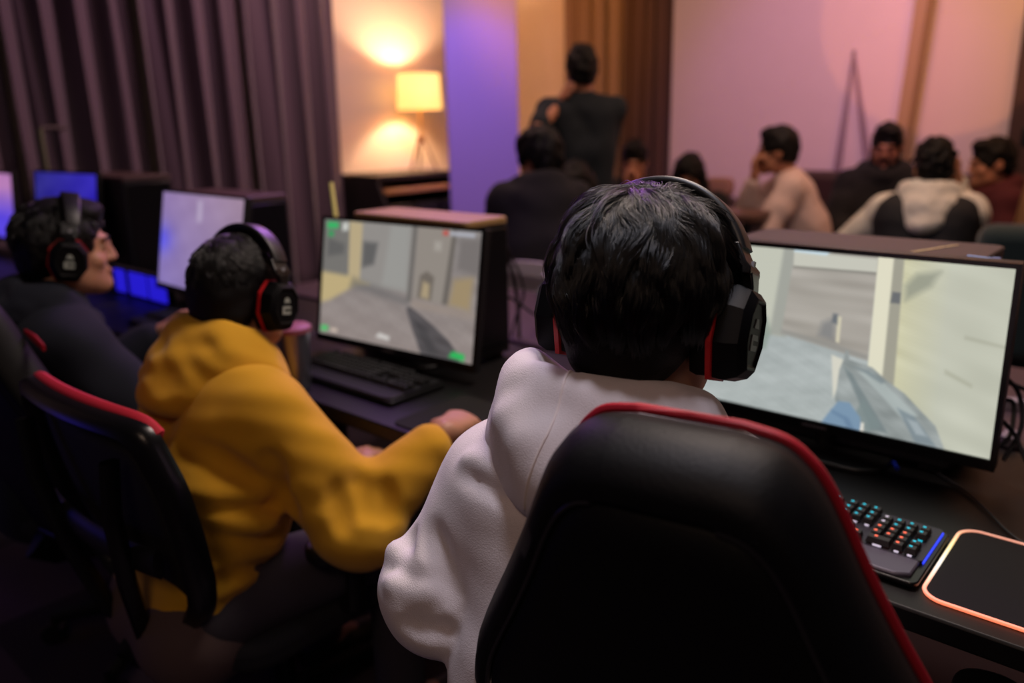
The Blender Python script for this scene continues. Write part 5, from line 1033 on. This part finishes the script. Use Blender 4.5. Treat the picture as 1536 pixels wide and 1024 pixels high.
# ------------------------------------------------------------------ light, world, camera
def light(name, kind, loc, target, rgb, power, size=.3, **k):
    l = bpy.data.lights.new(name, kind); l.color = tuple(s2l(rgb)); l.energy = power
    if kind == 'AREA': l.shape = 'RECTANGLE'; l.size = size; l.size_y = k.get('size_y', size)
    else: l.shadow_soft_size = size
    if kind == 'SPOT': l.spot_size = math.radians(k.get('angle', 50)); l.spot_blend = k.get('blend', .3)
    o = bpy.data.objects.new(name, l); C.objects.link(o); o.location = loc
    d = Vector(target) - Vector(loc); o.rotation_euler = d.to_track_quat('-Z', 'Y').to_euler(); return o
light('overhead_fill', 'AREA', (-.75, 1.7, 2.9), (-.55, .75, 1.0), (255, 232, 220), 36, .7)  # unseen area lights added overhead as key and fill, no fixtures
light('overhead_fill', 'AREA', (.3, -.9, 2.6), (-.8, .8, .8), (255, 214, 186), 6, .6)
light('overhead_fill', 'AREA', (-2.9, 3.2, 3.3), (-2.6, 3.4, 0), (255, 200, 160), 9, 1.2)
light('overhead_fill', 'AREA', (-1.2, 3.7, 3.3), (-1.4, 4.9, .8), (255, 215, 190), 30, 1.0)
light('purple_wash', 'SPOT', (-3.3, 3.4, 3.3), tuple(at(716, 150, D=6.1)), (96, 62, 255), 135, .1, angle=34, blend=.6)
light('lilac_wash', 'SPOT', (-1.2, 3.2, 3.1), tuple(at(1240, 150, Y=PY)), (205, 130, 255), 82, .15, angle=46, blend=.7)
light('pink_wash', 'SPOT', (-1.6, 3.0, 3.3), tuple(at(1190, 40, Y=PY)), (255, 140, 130), 58, .15, angle=46, blend=.7)
light('yellow_wash', 'SPOT', (-3.3, 4.0, 3.2), tuple(at(830, 90, Y=YW)), (255, 165, 30), 100, .1, angle=60, blend=.7)
light('warm_spot', 'SPOT', tuple(at(1385, 30, Y=3.4)), tuple(at(1430, 15, Y=YW)), (255, 160, 90), 48, .02, angle=34, blend=.05)
light('magenta_side', 'AREA', (-2.3, 2.2, 2.3), (-.6, .7, 1.0), (190, 110, 255), 14, .5)
light('blue_floor', 'AREA', (-3.0, -.6, .7), (-2.2, .3, 0), (70, 56, 255), .7, .5)
light('curtain_wash', 'AREA', (-3.4, 3.4, 3.2), (XW, 2.2, 1.5), (255, 200, 214), 30, .5)
light('player_fill_spot', 'SPOT', (-.42, .66, 2.95), (-.55, .60, 1.0), (244, 240, 255), 62, .12, angle=30, blend=.6)  # added spot that brightens the white hoodie
light('wall_warm', 'AREA', (-.6, 4.6, 3.3), (-1.0, YW, 1.6), (255, 160, 84), 15, .4)  # added area light that warms the right end of the back wall
light('corner_warm', 'AREA', (-4.3, 3.7, 3.4), (XW, 4.5, 1.6), (255, 205, 165), 9, .4)
light('lamp_glow', 'POINT', tuple(LAMP_POS), (0, 0, 0), (255, 210, 160), 85, .05)
w = bpy.data.worlds.new('room_ambience'); bpy.context.scene.world = w; w.use_nodes = True
w.node_tree.nodes['Background'].inputs[0].default_value = (.42, .32, .40, 1); w.node_tree.nodes['Background'].inputs[1].default_value = .05
cam = bpy.data.cameras.new('camera'); co = bpy.data.objects.new('camera', cam); C.objects.link(co)
M = Matrix(((CAM_R[0], CAM_U[0], -CAM_F[0], CAM_P[0]), (CAM_R[1], CAM_U[1], -CAM_F[1], CAM_P[1]), (CAM_R[2], CAM_U[2], -CAM_F[2], CAM_P[2]), (0, 0, 0, 1)))
co.matrix_world = M; cam.sensor_width = 36; cam.lens = F_PX / 1536 * 36; cam.clip_start = .02; cam.clip_end = 60
cam.dof.use_dof = True; cam.dof.focus_distance = .93; cam.dof.aperture_fstop = 2.4
sc_ = bpy.context.scene; sc_.camera = co
sc_.view_settings.view_transform = 'Standard'; sc_.view_settings.look = 'None'; sc_.view_settings.gamma = 1; sc_.view_settings.exposure = 0; sc_.view_settings.use_curve_mapping = False
